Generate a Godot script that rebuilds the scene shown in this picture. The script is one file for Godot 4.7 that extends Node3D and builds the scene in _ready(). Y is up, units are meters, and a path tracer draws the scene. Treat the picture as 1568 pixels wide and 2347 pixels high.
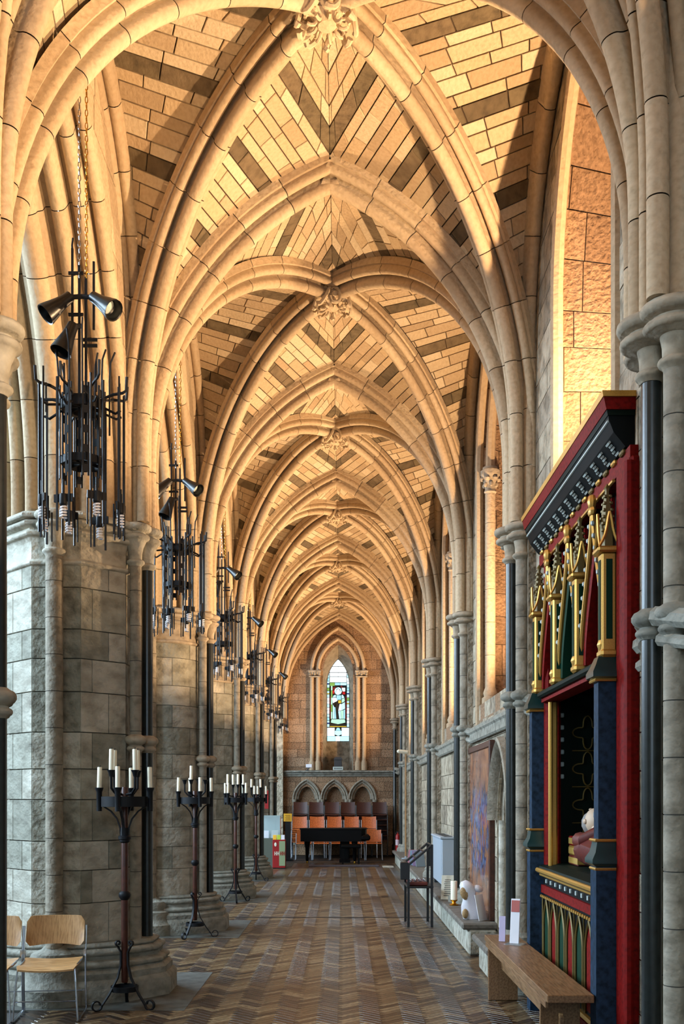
extends Node3D
# A vaulted church aisle. World: x across, y up, depth runs along -z from the camera. V(x, y, d) puts a point at depth d.

const PZ = [0.9, 5.0, 8.85, 13.0, 17.15, 21.3, 25.45, 29.8]
const XC = -0.11
const XL = -1.84
const XR = 1.62
const SPRING = 3.97
const RIDGE = 7.15
const PIER_X = -2.335
const EYE = 1.65
const FOCAL = 2350.0

var mt = {}
var taken = {}
var rng = RandomNumberGenerator.new()

class MB:
	var v = PackedVector3Array()
	var n = PackedVector3Array()
	var uv = PackedVector2Array()
	var has_uv = false
	func tri(a, b, c):
		var m = (b - a).cross(c - a)
		if m.length_squared() < 1e-16:
			return
		m = m.normalized()
		v.append(a); v.append(c); v.append(b)
		n.append(m); n.append(m); n.append(m)
	func tri_out(a, b, c, o):
		if (b - a).cross(c - a).dot((a + b + c) / 3.0 - o) < 0.0:
			tri(a, c, b)
		else:
			tri(a, b, c)
	func quad(a, b, c, d):
		tri(a, b, c); tri(a, c, d)
	func quad_out(a, b, c, d, o):
		tri_out(a, b, c, o); tri_out(a, c, d, o)
	func quad_uv(a, b, c, d):
		has_uv = true
		tri(a, b, c); tri(a, c, d)
		for q in [Vector2(0, 1), Vector2(1, 0), Vector2(1, 1), Vector2(0, 1), Vector2(0, 0), Vector2(1, 0)]:
			uv.append(q)
	func box(c, s, b = Basis.IDENTITY):
		var h = s * 0.5
		for a in 3:
			for sg in [-1.0, 1.0]:
				var p = []
				for k in [[-1, -1], [1, -1], [1, 1], [-1, 1]]:
					var q = Vector3.ZERO
					q[a] = sg * h[a]
					q[(a + 1) % 3] = k[0] * h[(a + 1) % 3]
					q[(a + 2) % 3] = k[1] * h[(a + 2) % 3]
					p.append(c + b * q)
				quad_out(p[0], p[1], p[2], p[3], c)
	func cbox(c, s, ch, b = Basis.IDENTITY):
		var h = s * 0.5
		var f = func(ax, sx, sy, sz):
			var q = Vector3(sx * (h.x - ch), sy * (h.y - ch), sz * (h.z - ch))
			q[ax] = [sx, sy, sz][ax] * h[ax]
			return c + b * q
		for a in 3:
			for sg in [-1.0, 1.0]:
				var p = []
				for k in [[-1, -1], [1, -1], [1, 1], [-1, 1]]:
					var s3 = [0, 0, 0]
					s3[a] = sg
					s3[(a + 1) % 3] = k[0]
					s3[(a + 2) % 3] = k[1]
					p.append(f.call(a, s3[0], s3[1], s3[2]))
				quad_out(p[0], p[1], p[2], p[3], c)
				var a2 = (a + 1) % 3
				for s2 in [-1.0, 1.0]:
					var e = []
					for w in [[a, -1], [a, 1], [a2, 1], [a2, -1]]:
						var s3 = [0, 0, 0]
						s3[a] = sg
						s3[a2] = s2
						s3[(a + 2) % 3] = w[1]
						e.append(f.call(w[0], s3[0], s3[1], s3[2]))
					quad_out(e[0], e[1], e[2], e[3], c)
		for sx in [-1, 1]:
			for sy in [-1, 1]:
				for sz in [-1, 1]:
					tri_out(f.call(0, sx, sy, sz), f.call(1, sx, sy, sz), f.call(2, sx, sy, sz), c)
	func grid(rows, closed = false):
		var R = rows.size()
		var C = rows[0].size()
		var CF = C if closed else C - 1
		var fn = []
		for i in R - 1:
			var line = PackedVector3Array()
			for j in CF:
				var j2 = (j + 1) % C
				var m = (rows[i + 1][j2] - rows[i][j]).cross(rows[i][j2] - rows[i + 1][j])
				line.append(m.normalized() if m.length_squared() > 1e-18 else Vector3.ZERO)
			fn.append(line)
		for i in R - 1:
			for j in CF:
				var own = fn[i][j]
				if own == Vector3.ZERO:
					continue
				var cn = []
				for k in [[0, 0], [1, 0], [1, 1], [0, 1]]:
					var s = Vector3.ZERO
					for di in [k[0] - 1, k[0]]:
						var ii = i + di
						if ii < 0 or ii >= R - 1:
							continue
						for dj in [k[1] - 1, k[1]]:
							var jj = j + dj
							if closed:
								jj = (jj + CF) % CF
							elif jj < 0 or jj >= CF:
								continue
							var o = fn[ii][jj]
							if o.dot(own) > 0.74:
								s += o
					cn.append(s.normalized() if s.length_squared() > 1e-9 else own)
				var j2 = (j + 1) % C
				var p = [rows[i][j], rows[i + 1][j], rows[i + 1][j2], rows[i][j2]]
				for t in [[0, 1, 2], [0, 2, 3]]:
					var m = (p[t[1]] - p[t[0]]).cross(p[t[2]] - p[t[0]])
					if m.length_squared() < 1e-16:
						continue
					var order = [t[0], t[2], t[1]] if m.dot(own) > 0 else t
					for q in order:
						v.append(p[q]); n.append(cn[q])
	func fan(ring, o):
		var c = Vector3.ZERO
		for p in ring:
			c += p
		c /= ring.size()
		for i in ring.size():
			tri_out(c, ring[i], ring[(i + 1) % ring.size()], o)
	func tube(pts, r, k = 8, cap = true):
		var rows = []
		var up = Vector3(0.31, 0.9, 0.27)
		for i in pts.size():
			var t = (pts[mini(i + 1, pts.size() - 1)] - pts[maxi(i - 1, 0)]).normalized()
			var side = t.cross(up)
			if side.length() < 0.05:
				side = t.cross(Vector3.RIGHT)
			side = side.normalized()
			up = side.cross(t).normalized()
			var rr = r[i] if r is Array else r
			var ring = PackedVector3Array()
			for j in k:
				var a = TAU * j / k
				ring.append(pts[i] + (side * cos(a) + up * sin(a)) * rr)
			rows.append(ring)
		grid(rows, true)
		if cap:
			fan(rows[0], pts[1])
			fan(rows[-1], pts[-2])
	func strip(pts, half_w, half_t, side):
		# a flat bar bent along pts; side is the direction of its width
		var rows = []
		for i in pts.size():
			var t = (pts[mini(i + 1, pts.size() - 1)] - pts[maxi(i - 1, 0)]).normalized()
			var s = (side - t * side.dot(t)).normalized()
			var u = t.cross(s)
			rows.append(PackedVector3Array([pts[i] + s * half_w + u * half_t, pts[i] - s * half_w + u * half_t, pts[i] - s * half_w - u * half_t, pts[i] + s * half_w - u * half_t]))
		grid(rows, true)
		fan(rows[0], pts[1])
		fan(rows[-1], pts[-2])
	func lathe(prof, o, k = 16, a0 = 0.0, a1 = TAU):
		var rows = []
		var full = absf(a1 - a0 - TAU) < 0.001
		for q in prof:
			var ring = PackedVector3Array()
			for j in (k if full else k + 1):
				var a = a0 + (a1 - a0) * j / k
				ring.append(o + Vector3(cos(a) * q.x, q.y, sin(a) * q.x))
			rows.append(ring)
		grid(rows, full)
		if full:
			for e in [0, -1]:
				if prof[e].x > 0.0005:
					fan(rows[e], o + Vector3(0, (prof[0].y + prof[-1].y) * 0.5, 0))
	func blob(c, r, b = Basis.IDENTITY, k = 12):
		var rows = []
		for i in k / 2 + 1:
			var t = PI * i / (k / 2)
			var ring = PackedVector3Array()
			for j in k:
				var a = TAU * j / k
				ring.append(c + b * Vector3(sin(t) * cos(a) * r.x, cos(t) * r.y, sin(t) * sin(a) * r.z))
			rows.append(ring)
		grid(rows, true)
	func prism(poly, f, depth):
		# poly: 2D outline, f: Transform3D (x, y of the outline, z = depth)
		var t = Geometry2D.triangulate_polygon(poly)
		var mid = Vector3.ZERO
		for p in poly:
			mid += f * Vector3(p.x, p.y, -depth * 0.5)
		mid /= poly.size()
		var face = (f.basis * Vector3(0, 0, 1)).normalized()
		for i in range(0, t.size(), 3):
			var q = [poly[t[i]], poly[t[i + 1]], poly[t[i + 2]]]
			for z in [0.0, -depth]:
				var a = f * Vector3(q[0].x, q[0].y, z)
				tri_out(a, f * Vector3(q[1].x, q[1].y, z), f * Vector3(q[2].x, q[2].y, z), a - face * (1.0 if z == 0.0 else -1.0))
		var ccw = 0.0
		for i in poly.size():
			ccw += poly[i].cross(poly[(i + 1) % poly.size()])
		for i in poly.size():
			var a = poly[i]
			var b = poly[(i + 1) % poly.size()]
			if ccw < 0:
				var s = a
				a = b
				b = s
			quad(f * Vector3(a.x, a.y, -depth), f * Vector3(b.x, b.y, -depth), f * Vector3(b.x, b.y, 0), f * Vector3(a.x, a.y, 0))
	func join(o):
		v.append_array(o.v)
		n.append_array(o.n)
	func mesh():
		var a = []
		a.resize(Mesh.ARRAY_MAX)
		a[Mesh.ARRAY_VERTEX] = v
		a[Mesh.ARRAY_NORMAL] = n
		if has_uv:
			a[Mesh.ARRAY_TEX_UV] = uv
		var m = ArrayMesh.new()
		m.add_surface_from_arrays(Mesh.PRIMITIVE_TRIANGLES, a)
		return m

# ---------------------------------------------------------------- helpers
func V(x, y, d):
	return Vector3(x, y, -d)

func numbered(called):
	if not taken.has(called):
		taken[called] = 0
		return called
	taken[called] += 1
	return "%s_%03d" % [called, taken[called]]

func tag(o, label, category, group = "", kind = ""):
	o.set_meta("label", label)
	o.set_meta("category", category)
	if group:
		o.set_meta("group", group)
	if kind:
		o.set_meta("kind", kind)
	return o

func thing(called, label, category, at = Vector3.ZERO, turn = 0.0, group = "", kind = ""):
	var o = Node3D.new()
	o.name = numbered(called)
	add_child(o)
	o.position = at
	o.rotation.y = turn
	return tag(o, label, category, group, kind)

func part(called, m, mat, parent):
	var o = MeshInstance3D.new()
	o.name = called
	o.mesh = m.mesh() if m is MB else m
	o.material_override = mat
	parent.add_child(o, true)
	return o

func holder(called, parent):
	var o = Node3D.new()
	o.name = called
	parent.add_child(o, true)
	return o

func solo(called, m, mat, label, category, at = Vector3.ZERO, turn = 0.0, group = "", kind = ""):
	var o = MeshInstance3D.new()
	o.name = numbered(called)
	o.mesh = m.mesh() if m is MB else m
	o.material_override = mat
	add_child(o)
	o.position = at
	o.rotation.y = turn
	return tag(o, label, category, group, kind)

func arc2(cx, cy, r, a0, a1, k):
	var out = []
	for i in k + 1:
		var a = deg_to_rad(a0 + (a1 - a0) * i / k)
		out.append(Vector2(cx + r * cos(a), cy + r * sin(a)))
	return out

func poly_offset(poly, o):
	var out = []
	var k = poly.size()
	var ccw = 0.0
	for i in k:
		ccw += poly[i].cross(poly[(i + 1) % k])
	var sg = 1.0 if ccw > 0 else -1.0
	for i in k:
		var e0 = (poly[i] - poly[(i + k - 1) % k]).normalized()
		var e1 = (poly[(i + 1) % k] - poly[i]).normalized()
		var n0 = Vector2(e0.y, -e0.x) * sg
		var n1 = Vector2(e1.y, -e1.x) * sg
		var b = (n0 + n1).normalized()
		out.append(poly[i] + b * o / maxf(0.3, b.dot(n0)))
	return out

func rings(m, poly, prof):
	# moulding round a plan outline (x, z): prof = (offset, height)
	var rows = []
	for q in prof:
		var ring = PackedVector3Array()
		for p in poly_offset(poly, q.x):
			ring.append(Vector3(p.x, q.y, p.y))
		rows.append(ring)
	m.grid(rows, true)
	m.fan(rows[0], rows[0][0] + Vector3(0, 1, 0))
	m.fan(rows[-1], rows[-1][0] - Vector3(0, 1, 0))

# ---------------------------------------------------------------- arch curves
class Arch:
	var p = []
	var inward = []
	var l = PackedFloat32Array()
	var side = Vector3.ZERO
	func length():
		return l[-1]
	func seek(s):
		var i = 0
		while i < l.size() - 2 and l[i + 1] < s:
			i += 1
		var f = clampf((s - l[i]) / maxf(1e-6, l[i + 1] - l[i]), 0.0, 1.0)
		return [i, f]
	func at(s):
		var q = seek(s)
		return p[q[0]].lerp(p[q[0] + 1], q[1])
	func inn(s):
		var q = seek(s)
		return inward[q[0]].lerp(inward[q[0] + 1], q[1]).normalized()

func arch(a, b, y0, stilt, top, steps = 26):
	# half of a two-centred arch, from the plan point a (springing) to the plan point b (crown)
	var c = Arch.new()
	var dir = Vector3(b.x - a.x, 0, b.z - a.z)
	var run = dir.length()
	dir = dir.normalized()
	var h = top - y0 - stilt
	var R = (run * run + h * h) / (2.0 * run)
	var end = acos(clampf((R - run) / R, -1.0, 1.0))
	c.side = dir.cross(Vector3.UP)
	if stilt > 0.01:
		for i in 3:
			c.p.append(Vector3(a.x, y0 + stilt * i / 3.0, a.z))
			c.inward.append(dir)
	for i in steps + 1:
		var t = end * i / steps
		c.p.append(Vector3(a.x, y0 + stilt, a.z) + dir * (R * (1.0 - cos(t))) + Vector3.UP * R * sin(t))
		c.inward.append(dir * cos(t) - Vector3.UP * sin(t))
	c.l.append(0.0)
	for i in range(1, c.p.size()):
		c.l.append(c.l[-1] + c.p[i].distance_to(c.p[i - 1]))
	return c

func sweep_arch(m, c, prof, s0, s1, step = 0.14):
	var k = maxi(1, int(ceil((s1 - s0) / step)))
	var rows = []
	for i in k + 1:
		var s = s0 + (s1 - s0) * i / k
		var o = c.at(s)
		var n = c.inn(s)
		var row = PackedVector3Array()
		for q in prof:
			row.append(o + c.side * q.x + n * q.y)
		rows.append(row)
	m.grid(rows)
	if s0 < 0.01 and rows.size() > 1:
		m.fan(rows[0], rows[1][0])

func rib(parent, called, c, prof, mat, piece = 0.47, split = true):
	# one rib and its voussoirs
	if not split:
		var whole = MB.new()
		sweep_arch(whole, c, prof, 0.0, c.length(), 0.2)
		part(called, whole, mat[0], parent)
		return
	var r = holder(called, parent)
	var k = int(round(c.length() / piece))
	for i in k:
		var m = MB.new()
		sweep_arch(m, c, prof, c.length() * i / k + 0.0035, c.length() * (i + 1) / k - 0.0035)
		part("voussoir", m, mat[rng.randi() % mat.size()], r)

# ---------------------------------------------------------------- stones
func screen(p):
	var d = -p.z
	if d < 0.3:
		return Vector2(-9999, -9999)
	return Vector2(786.0 + FOCAL * p.x / d, 1830.0 - FOCAL * (p.y - EYE) / d)

func seen_size(pts):
	var lo = Vector2(1e9, 1e9)
	var hi = -lo
	for p in pts:
		var s = screen(p)
		lo = lo.min(s)
		hi = hi.max(s)
	if hi.x < 0 or hi.y < 0 or lo.x > 1568 or lo.y > 2347 or lo.x < -4000:
		return 0.0
	lo = lo.max(Vector2.ZERO)
	hi = hi.min(Vector2(1568, 2347))
	return (hi.x - lo.x) * (hi.y - lo.y)

func lay(stones, parent, cap, called = "stone"):
	# stones: [MB, material, size in view]; the largest become pieces of their own, the rest one mesh for each material
	stones.sort_custom(func(a, b): return a[2] > b[2])
	var rest = {}
	for i in stones.size():
		var s = stones[i]
		if i < cap and s[2] > 60.0:
			part(called, s[0], s[1], parent)
		else:
			if not rest.has(s[1]):
				rest[s[1]] = MB.new()
			rest[s[1]].join(s[0])
	for k in rest:
		part("small_" + called + "s", rest[k], k, parent).set_meta("kind", "stuff")

func slab4(a, b, c, d, back):
	# a stone whose face is a, b, c, d, set into the wall by the vector back; the arris is chamfered
	var m = MB.new()
	var mid = (a + b + c + d) * 0.25
	var q = [a, b, c, d]
	var f = []
	for p in q:
		f.append(p + (mid - p).normalized() * 0.004)
	var o = mid + back
	m.quad_out(f[0], f[1], f[2], f[3], o)
	var sh = back * 0.15
	for i in 4:
		var j = (i + 1) % 4
		m.quad_out(f[i], f[j], q[j] + sh, q[i] + sh, o)
		m.quad_out(q[i] + sh, q[j] + sh, q[j] + back, q[i] + back, o)
	return m

func ruled(A, B, inside, opt, stones, backing):
	# courses of stone between two curves given by callables of the course length
	var s = 0.0
	var row = 0
	while s < opt.total - 0.01:
		var h = opt.rows[row % opt.rows.size()]
		var s1 = minf(s + h, opt.total)
		var a0 = A.call(s)
		var a1 = A.call(s1)
		var b0 = B.call(s)
		var b1 = B.call(s1)
		var w = maxf(a0.distance_to(b0), a1.distance_to(b1))
		if w > 0.02:
			var nrm = (b0 - a0).cross(a1 - a0)
			if nrm.length() < 1e-5:
				nrm = (b1 - a1).cross(a1 - a0)
			if nrm.length() < 1e-7:
				nrm = (b1 - a0).cross(b0 - a0)
			nrm = nrm.normalized()
			if nrm.dot(inside - a0) < 0:
				nrm = -nrm
			backing.quad(a0 - nrm * 0.02, b0 - nrm * 0.02, b1 - nrm * 0.02, a1 - nrm * 0.02)
			var dark = opt.dark > 0 and row % opt.dark == opt.dark_at
			var u = -opt.len * rng.randf_range(0.1, 0.9)
			while u < w:
				var u1 = u + opt.len * rng.randf_range(0.75, 1.25) * (1.25 if dark else 1.0)
				if w - u1 < opt.len * 0.3:
					u1 = w
				var f0 = clampf(u / w, 0.0, 1.0)
				var f1 = clampf(u1 / w, 0.0, 1.0)
				if (f1 - f0) * w > 0.02:
					var g = opt.gap
					var gw = g / w
					var t0 = minf(g, (s1 - s) * 0.3) / maxf(1e-4, s1 - s)
					var p = [a0.lerp(b0, f0 + gw), a0.lerp(b0, f1 - gw), a1.lerp(b1, f1 - gw), a1.lerp(b1, f0 + gw)]
					var q = [p[0].lerp(p[3], t0), p[1].lerp(p[2], t0), p[2].lerp(p[1], t0), p[3].lerp(p[0], t0)]
					var lift = nrm * rng.randf_range(-0.0015, 0.0015)
					for i in 4:
						q[i] += lift
					var pal = opt.darks if dark else opt.mats
					stones.append([slab4(q[0], q[1], q[2], q[3], -nrm * 0.03), pal[rng.randi() % pal.size()], seen_size(q)])
				u = u1
		s = s1
		row += 1

func ashlar(f, w, h0, h1, rows, len, holes, mats, stones, backing, gap = 0.004, proud = 0.03, rough = 0.002):
	# a flat wall: f maps (u, v, out) to the world; holes are outlines in (u, v)
	var v = h0
	var row = 0
	var emit = func(poly, tgt, z0, z1):
		var t = Geometry2D.triangulate_polygon(poly)
		var o = f * Vector3(poly[0].x, poly[0].y, z0 - 1.0)
		for i in range(0, t.size(), 3):
			var a = f * Vector3(poly[t[i]].x, poly[t[i]].y, z1)
			var b = f * Vector3(poly[t[i + 1]].x, poly[t[i + 1]].y, z1)
			var c = f * Vector3(poly[t[i + 2]].x, poly[t[i + 2]].y, z1)
			tgt.tri_out(a, b, c, o)
		if z1 > z0:
			for i in poly.size():
				var a = poly[i]
				var b = poly[(i + 1) % poly.size()]
				tgt.quad(f * Vector3(a.x, a.y, z0), f * Vector3(b.x, b.y, z0), f * Vector3(b.x, b.y, z1), f * Vector3(a.x, a.y, z1))
	while v < h1 - 0.01:
		var v1 = minf(v + rows[row % rows.size()], h1)
		if h1 - v1 < 0.06:
			v1 = h1
		var u = -len * rng.randf_range(0.2, 0.8)
		while u < w:
			var u1 = u + len * rng.randf_range(0.7, 1.3)
			if w - u1 < len * 0.3:
				u1 = w
			var x0 = maxf(u, 0.0)
			var x1 = minf(u1, w)
			if x1 - x0 > 0.02:
				for z in 2:
					var g = gap if z else 0.0
					var polys = [PackedVector2Array([Vector2(x0 + g, v + g), Vector2(x1 - g, v + g), Vector2(x1 - g, v1 - g), Vector2(x0 + g, v1 - g)])]
					for hole in holes:
						var next = []
						for p in polys:
							next.append_array(Geometry2D.clip_polygons(p, hole))
						polys = next
					for p in polys:
						if p.size() < 3 or Geometry2D.is_polygon_clockwise(p) and polys.size() > 1 and absf(area(p)) < 0.0:
							continue
						if absf(area(p)) < 0.0006:
							continue
						if z == 0:
							emit.call(p, backing, 0.0, 0.0)
						else:
							var m = MB.new()
							var out = proud + rng.randf_range(-rough, rough)
							emit.call(p, m, 0.0, out)
							var pts = []
							for q in p:
								pts.append(f * Vector3(q.x, q.y, out))
							stones.append([m, mats[rng.randi() % mats.size()], seen_size(pts)])
			u = u1
		v = v1
		row += 1

func area(p):
	var a = 0.0
	for i in p.size():
		a += p[i].cross(p[(i + 1) % p.size()])
	return a * 0.5

func pointed(cx, half, y0, spring, top, k = 12):
	# outline of a pointed opening in (u, v)
	var h = top - spring
	var R = (half * half + h * h) / (2.0 * half)
	var end = acos(clampf((R - half) / R, -1.0, 1.0))
	var out = PackedVector2Array([Vector2(cx - half, y0)])
	for i in k + 1:
		var t = end * i / k
		out.append(Vector2(cx - half + R * (1 - cos(t)), spring + R * sin(t)))
	for i in range(k - 1, -1, -1):
		var t = end * i / k
		out.append(Vector2(cx + half - R * (1 - cos(t)), spring + R * sin(t)))
	out.append(Vector2(cx + half, y0))
	return out

# ---------------------------------------------------------------- materials
func noise_tex(freq, octaves, lo, hi, seed_, size = 512, mid = null, kind = FastNoiseLite.TYPE_SIMPLEX_SMOOTH):
	var f = FastNoiseLite.new()
	f.noise_type = kind
	f.frequency = freq
	f.fractal_octaves = octaves
	f.seed = seed_
	var t = NoiseTexture2D.new()
	t.width = size
	t.height = size
	t.seamless = true
	t.noise = f
	var g = Gradient.new()
	g.set_color(0, lo)
	g.set_color(1, hi)
	if mid:
		g.add_point(0.5, mid)
	t.color_ramp = g
	return t

func bump_tex(freq, octaves, seed_, size = 512, strength = 6.0):
	var t = noise_tex(freq, octaves, Color.BLACK, Color.WHITE, seed_, size)
	t.color_ramp = null
	t.as_normal_map = true
	t.bump_strength = strength
	return t

func mat(c, rough = 0.9, tex = null, scale = 1.0, nrm = null, nscale = 0.6, metal = 0.0):
	var m = StandardMaterial3D.new()
	m.albedo_color = c
	m.roughness = rough
	m.metallic = metal
	if tex:
		m.albedo_texture = tex
	if nrm:
		m.normal_enabled = true
		m.normal_texture = nrm
		m.normal_scale = nscale
	if tex or nrm:
		m.uv1_triplanar = true
		m.uv1_world_triplanar = true
		m.uv1_scale = Vector3.ONE * scale
	return m

func glow(c, e):
	var m = mat(Color(0.1, 0.1, 0.1), 0.4)
	m.emission_enabled = true
	m.emission = c
	m.emission_energy_multiplier = e
	return m

func make_materials():
	var grain = noise_tex(0.035, 6, Color(0.84, 0.82, 0.78), Color(1, 1, 1), 3, 1024, Color(0.95, 0.94, 0.92))
	var dirty = noise_tex(0.010, 7, Color(0.58, 0.56, 0.53), Color(1, 1, 1), 8, 1024, Color(0.88, 0.87, 0.85))
	var rubble = noise_tex(0.03, 6, Color(0.62, 0.58, 0.52), Color(1, 1, 1), 18, 1024, Color(0.9, 0.88, 0.86))
	var pit = bump_tex(0.06, 5, 5, 512, 5.0)
	mt.web = []
	for c in [Color(0.74, 0.67, 0.56), Color(0.70, 0.62, 0.51), Color(0.78, 0.72, 0.62), Color(0.66, 0.58, 0.47), Color(0.73, 0.65, 0.53)]:
		mt.web.append(mat(c, 0.92, grain, 0.8, pit, 0.5))
	mt.web_dark = []
	for c in [Color(0.43, 0.38, 0.29), Color(0.39, 0.34, 0.26), Color(0.46, 0.40, 0.31)]:
		mt.web_dark.append(mat(c, 0.92, dirty, 0.9, pit, 0.5))
	mt.rib = []
	for c in [Color(0.74, 0.66, 0.55), Color(0.70, 0.62, 0.51), Color(0.77, 0.70, 0.59)]:
		mt.rib.append(mat(c, 0.9, grain, 0.6, pit, 0.4))
	mt.mortar = mat(Color(0.33, 0.26, 0.19), 0.95, grain, 1.2)
	mt.pier = []
	for c in [Color(0.72, 0.71, 0.66), Color(0.66, 0.66, 0.61), Color(0.76, 0.75, 0.70), Color(0.60, 0.60, 0.55)]:
		mt.pier.append(mat(c, 0.9, dirty, 0.55, pit, 0.6))
	mt.pier_mortar = mat(Color(0.30, 0.29, 0.27), 0.95, grain, 1.0)
	mt.wall = []
	for c in [Color(0.70, 0.66, 0.58), Color(0.64, 0.60, 0.53), Color(0.74, 0.70, 0.62), Color(0.58, 0.54, 0.47)]:
		mt.wall.append(mat(c, 0.92, dirty, 0.5, pit, 0.9))
	mt.rough_wall = []
	for c in [Color(0.62, 0.51, 0.40), Color(0.55, 0.445, 0.345), Color(0.67, 0.56, 0.45)]:
		mt.rough_wall.append(mat(c, 0.92, rubble, 0.7, pit, 1.0))
	mt.shaft = mat(Color(0.62, 0.59, 0.53), 0.85, dirty, 0.6, pit, 0.5)
	mt.marble = mat(Color(0.13, 0.15, 0.145), 0.3, dirty, 1.4)
	mt.cap = mat(Color(0.70, 0.65, 0.57), 0.88, dirty, 0.8, pit, 0.4)
	mt.base = mat(Color(0.58, 0.58, 0.54), 0.85, dirty, 0.7, pit, 0.6)
	mt.bench_top = mat(Color(0.45, 0.43, 0.40), 0.75, dirty, 0.8)
	mt.flag = mat(Color(0.33, 0.34, 0.32), 0.7, dirty, 0.6)
	mt.iron = mat(Color(0.05, 0.058, 0.08), 0.55, grain, 2.0)
	mt.iron.metallic_specular = 0.35
	mt.black = mat(Color(0.03, 0.03, 0.035), 0.35)
	mt.lacquer = mat(Color(0.012, 0.012, 0.014), 0.45)
	mt.lacquer.metallic_specular = 0.25
	mt.book_edge = mat(Color(0.62, 0.50, 0.22), 0.6)
	mt.wood_pole = mat(Color(0.33, 0.15, 0.08), 0.45, noise_tex(0.02, 4, Color(0.6, 0.55, 0.5), Color.WHITE, 21, 256), 2.0)
	mt.candle = mat(Color(0.93, 0.90, 0.80), 0.5)
	mt.wick = mat(Color(0.05, 0.04, 0.04), 0.9)
	var oak = noise_tex(0.015, 5, Color(0.62, 0.55, 0.45), Color.WHITE, 33, 512, Color(0.88, 0.84, 0.78))
	mt.oak = mat(Color(0.56, 0.43, 0.30), 0.42, oak, 1.0)
	mt.oak.uv1_scale = Vector3(7, 7, 0.6)
	mt.ply = mat(Color(0.78, 0.62, 0.43), 0.4, oak, 1.0)
	mt.ply.uv1_scale = Vector3(9, 0.8, 9)
	mt.ply_seat = mat(Color(0.78, 0.62, 0.43), 0.4, oak, 1.0)
	mt.ply_seat.uv1_scale = Vector3(0.8, 6, 6)
	mt.chrome = mat(Color(0.72, 0.74, 0.78), 0.18, null, 1.0, null, 0.5, 1.0)
	var strip = noise_tex(0.02, 4, Color(0.5, 0.46, 0.42), Color.WHITE, 41, 512, Color(0.82, 0.8, 0.77))
	mt.floor_light = []
	for c in [Color(0.49, 0.40, 0.29), Color(0.57, 0.48, 0.36), Color(0.43, 0.34, 0.24)]:
		mt.floor_light.append(mat(c, 0.31, strip, 2.2))
	mt.floor_dark = []
	for c in [Color(0.265, 0.19, 0.13), Color(0.21, 0.145, 0.10), Color(0.32, 0.235, 0.165)]:
		mt.floor_dark.append(mat(c, 0.31, strip, 2.2))
	mt.floor_bed = mat(Color(0.13, 0.09, 0.06), 0.7, strip, 1.5)
	mt.red = mat(Color(0.50, 0.065, 0.05), 0.42, dirty, 2.5)
	mt.blue = mat(Color(0.155, 0.24, 0.335), 0.5, dirty, 1.6)
	mt.teal = mat(Color(0.055, 0.20, 0.20), 0.3)
	mt.green = mat(Color(0.045, 0.19, 0.13), 0.4)
	mt.dark_green = mat(Color(0.03, 0.085, 0.06), 0.4)
	mt.gold = mat(Color(0.78, 0.61, 0.30), 0.4, grain, 3.0, null, 0.5, 0.65)
	mt.old_gold = mat(Color(0.42, 0.35, 0.15), 0.5, grain, 3.0, null, 0.5, 0.3)
	mt.cove = mat(Color(0.04, 0.055, 0.06), 0.5)
	for k in ["red", "blue", "green", "dark_green", "cove"]:
		mt[k].metallic_specular = 0.22
		mt[k].roughness = 0.6
	mt.pale = mat(Color(0.68, 0.72, 0.70), 0.6)
	mt.white = mat(Color(0.88, 0.88, 0.90), 0.5)
	mt.marble_white = mat(Color(0.86, 0.86, 0.90), 0.45, grain, 4.0)
	mt.tan_stone = mat(Color(0.68, 0.55, 0.36), 0.7, dirty, 4.0)
	mt.heater = mat(Color(0.62, 0.66, 0.70), 0.45)
	mt.heater_dark = mat(Color(0.20, 0.21, 0.22), 0.5)
	mt.frame_wood = mat(Color(0.33, 0.17, 0.09), 0.4, oak, 2.0)
	mt.orange_wood = mat(Color(0.74, 0.42, 0.20), 0.42, oak, 3.0)
	mt.dark_wood = mat(Color(0.28, 0.12, 0.06), 0.45, oak, 3.0)
	mt.paper = mat(Color(0.86, 0.84, 0.76), 0.8)
	mt.yellow = mat(Color(0.93, 0.70, 0.18), 0.6)
	mt.sage = mat(Color(0.52, 0.57, 0.42), 0.7)
	mt.scarlet = mat(Color(0.56, 0.05, 0.05), 0.45)
	mt.mat_grey = mat(Color(0.26, 0.23, 0.26), 0.9, grain, 6.0)
	mt.brass = mat(Color(0.82, 0.62, 0.25), 0.25, null, 1.0, null, 0.5, 1.0)
	mt.skin = mat(Color(0.72, 0.62, 0.52), 0.6)
	mt.hair = mat(Color(0.50, 0.48, 0.46), 0.7)
	mt.robe = mat(Color(0.40, 0.10, 0.055), 0.5, dirty, 3.0)
	mt.plaster = mat(Color(0.72, 0.70, 0.66), 0.95)
	var gl = StandardMaterial3D.new()
	gl.transparency = BaseMaterial3D.TRANSPARENCY_ALPHA
	gl.albedo_color = Color(0.85, 0.92, 0.95, 0.12)
	gl.roughness = 0.05
	mt.glass = gl
	mt.lead = mat(Color(0.03, 0.03, 0.035), 0.7)

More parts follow.
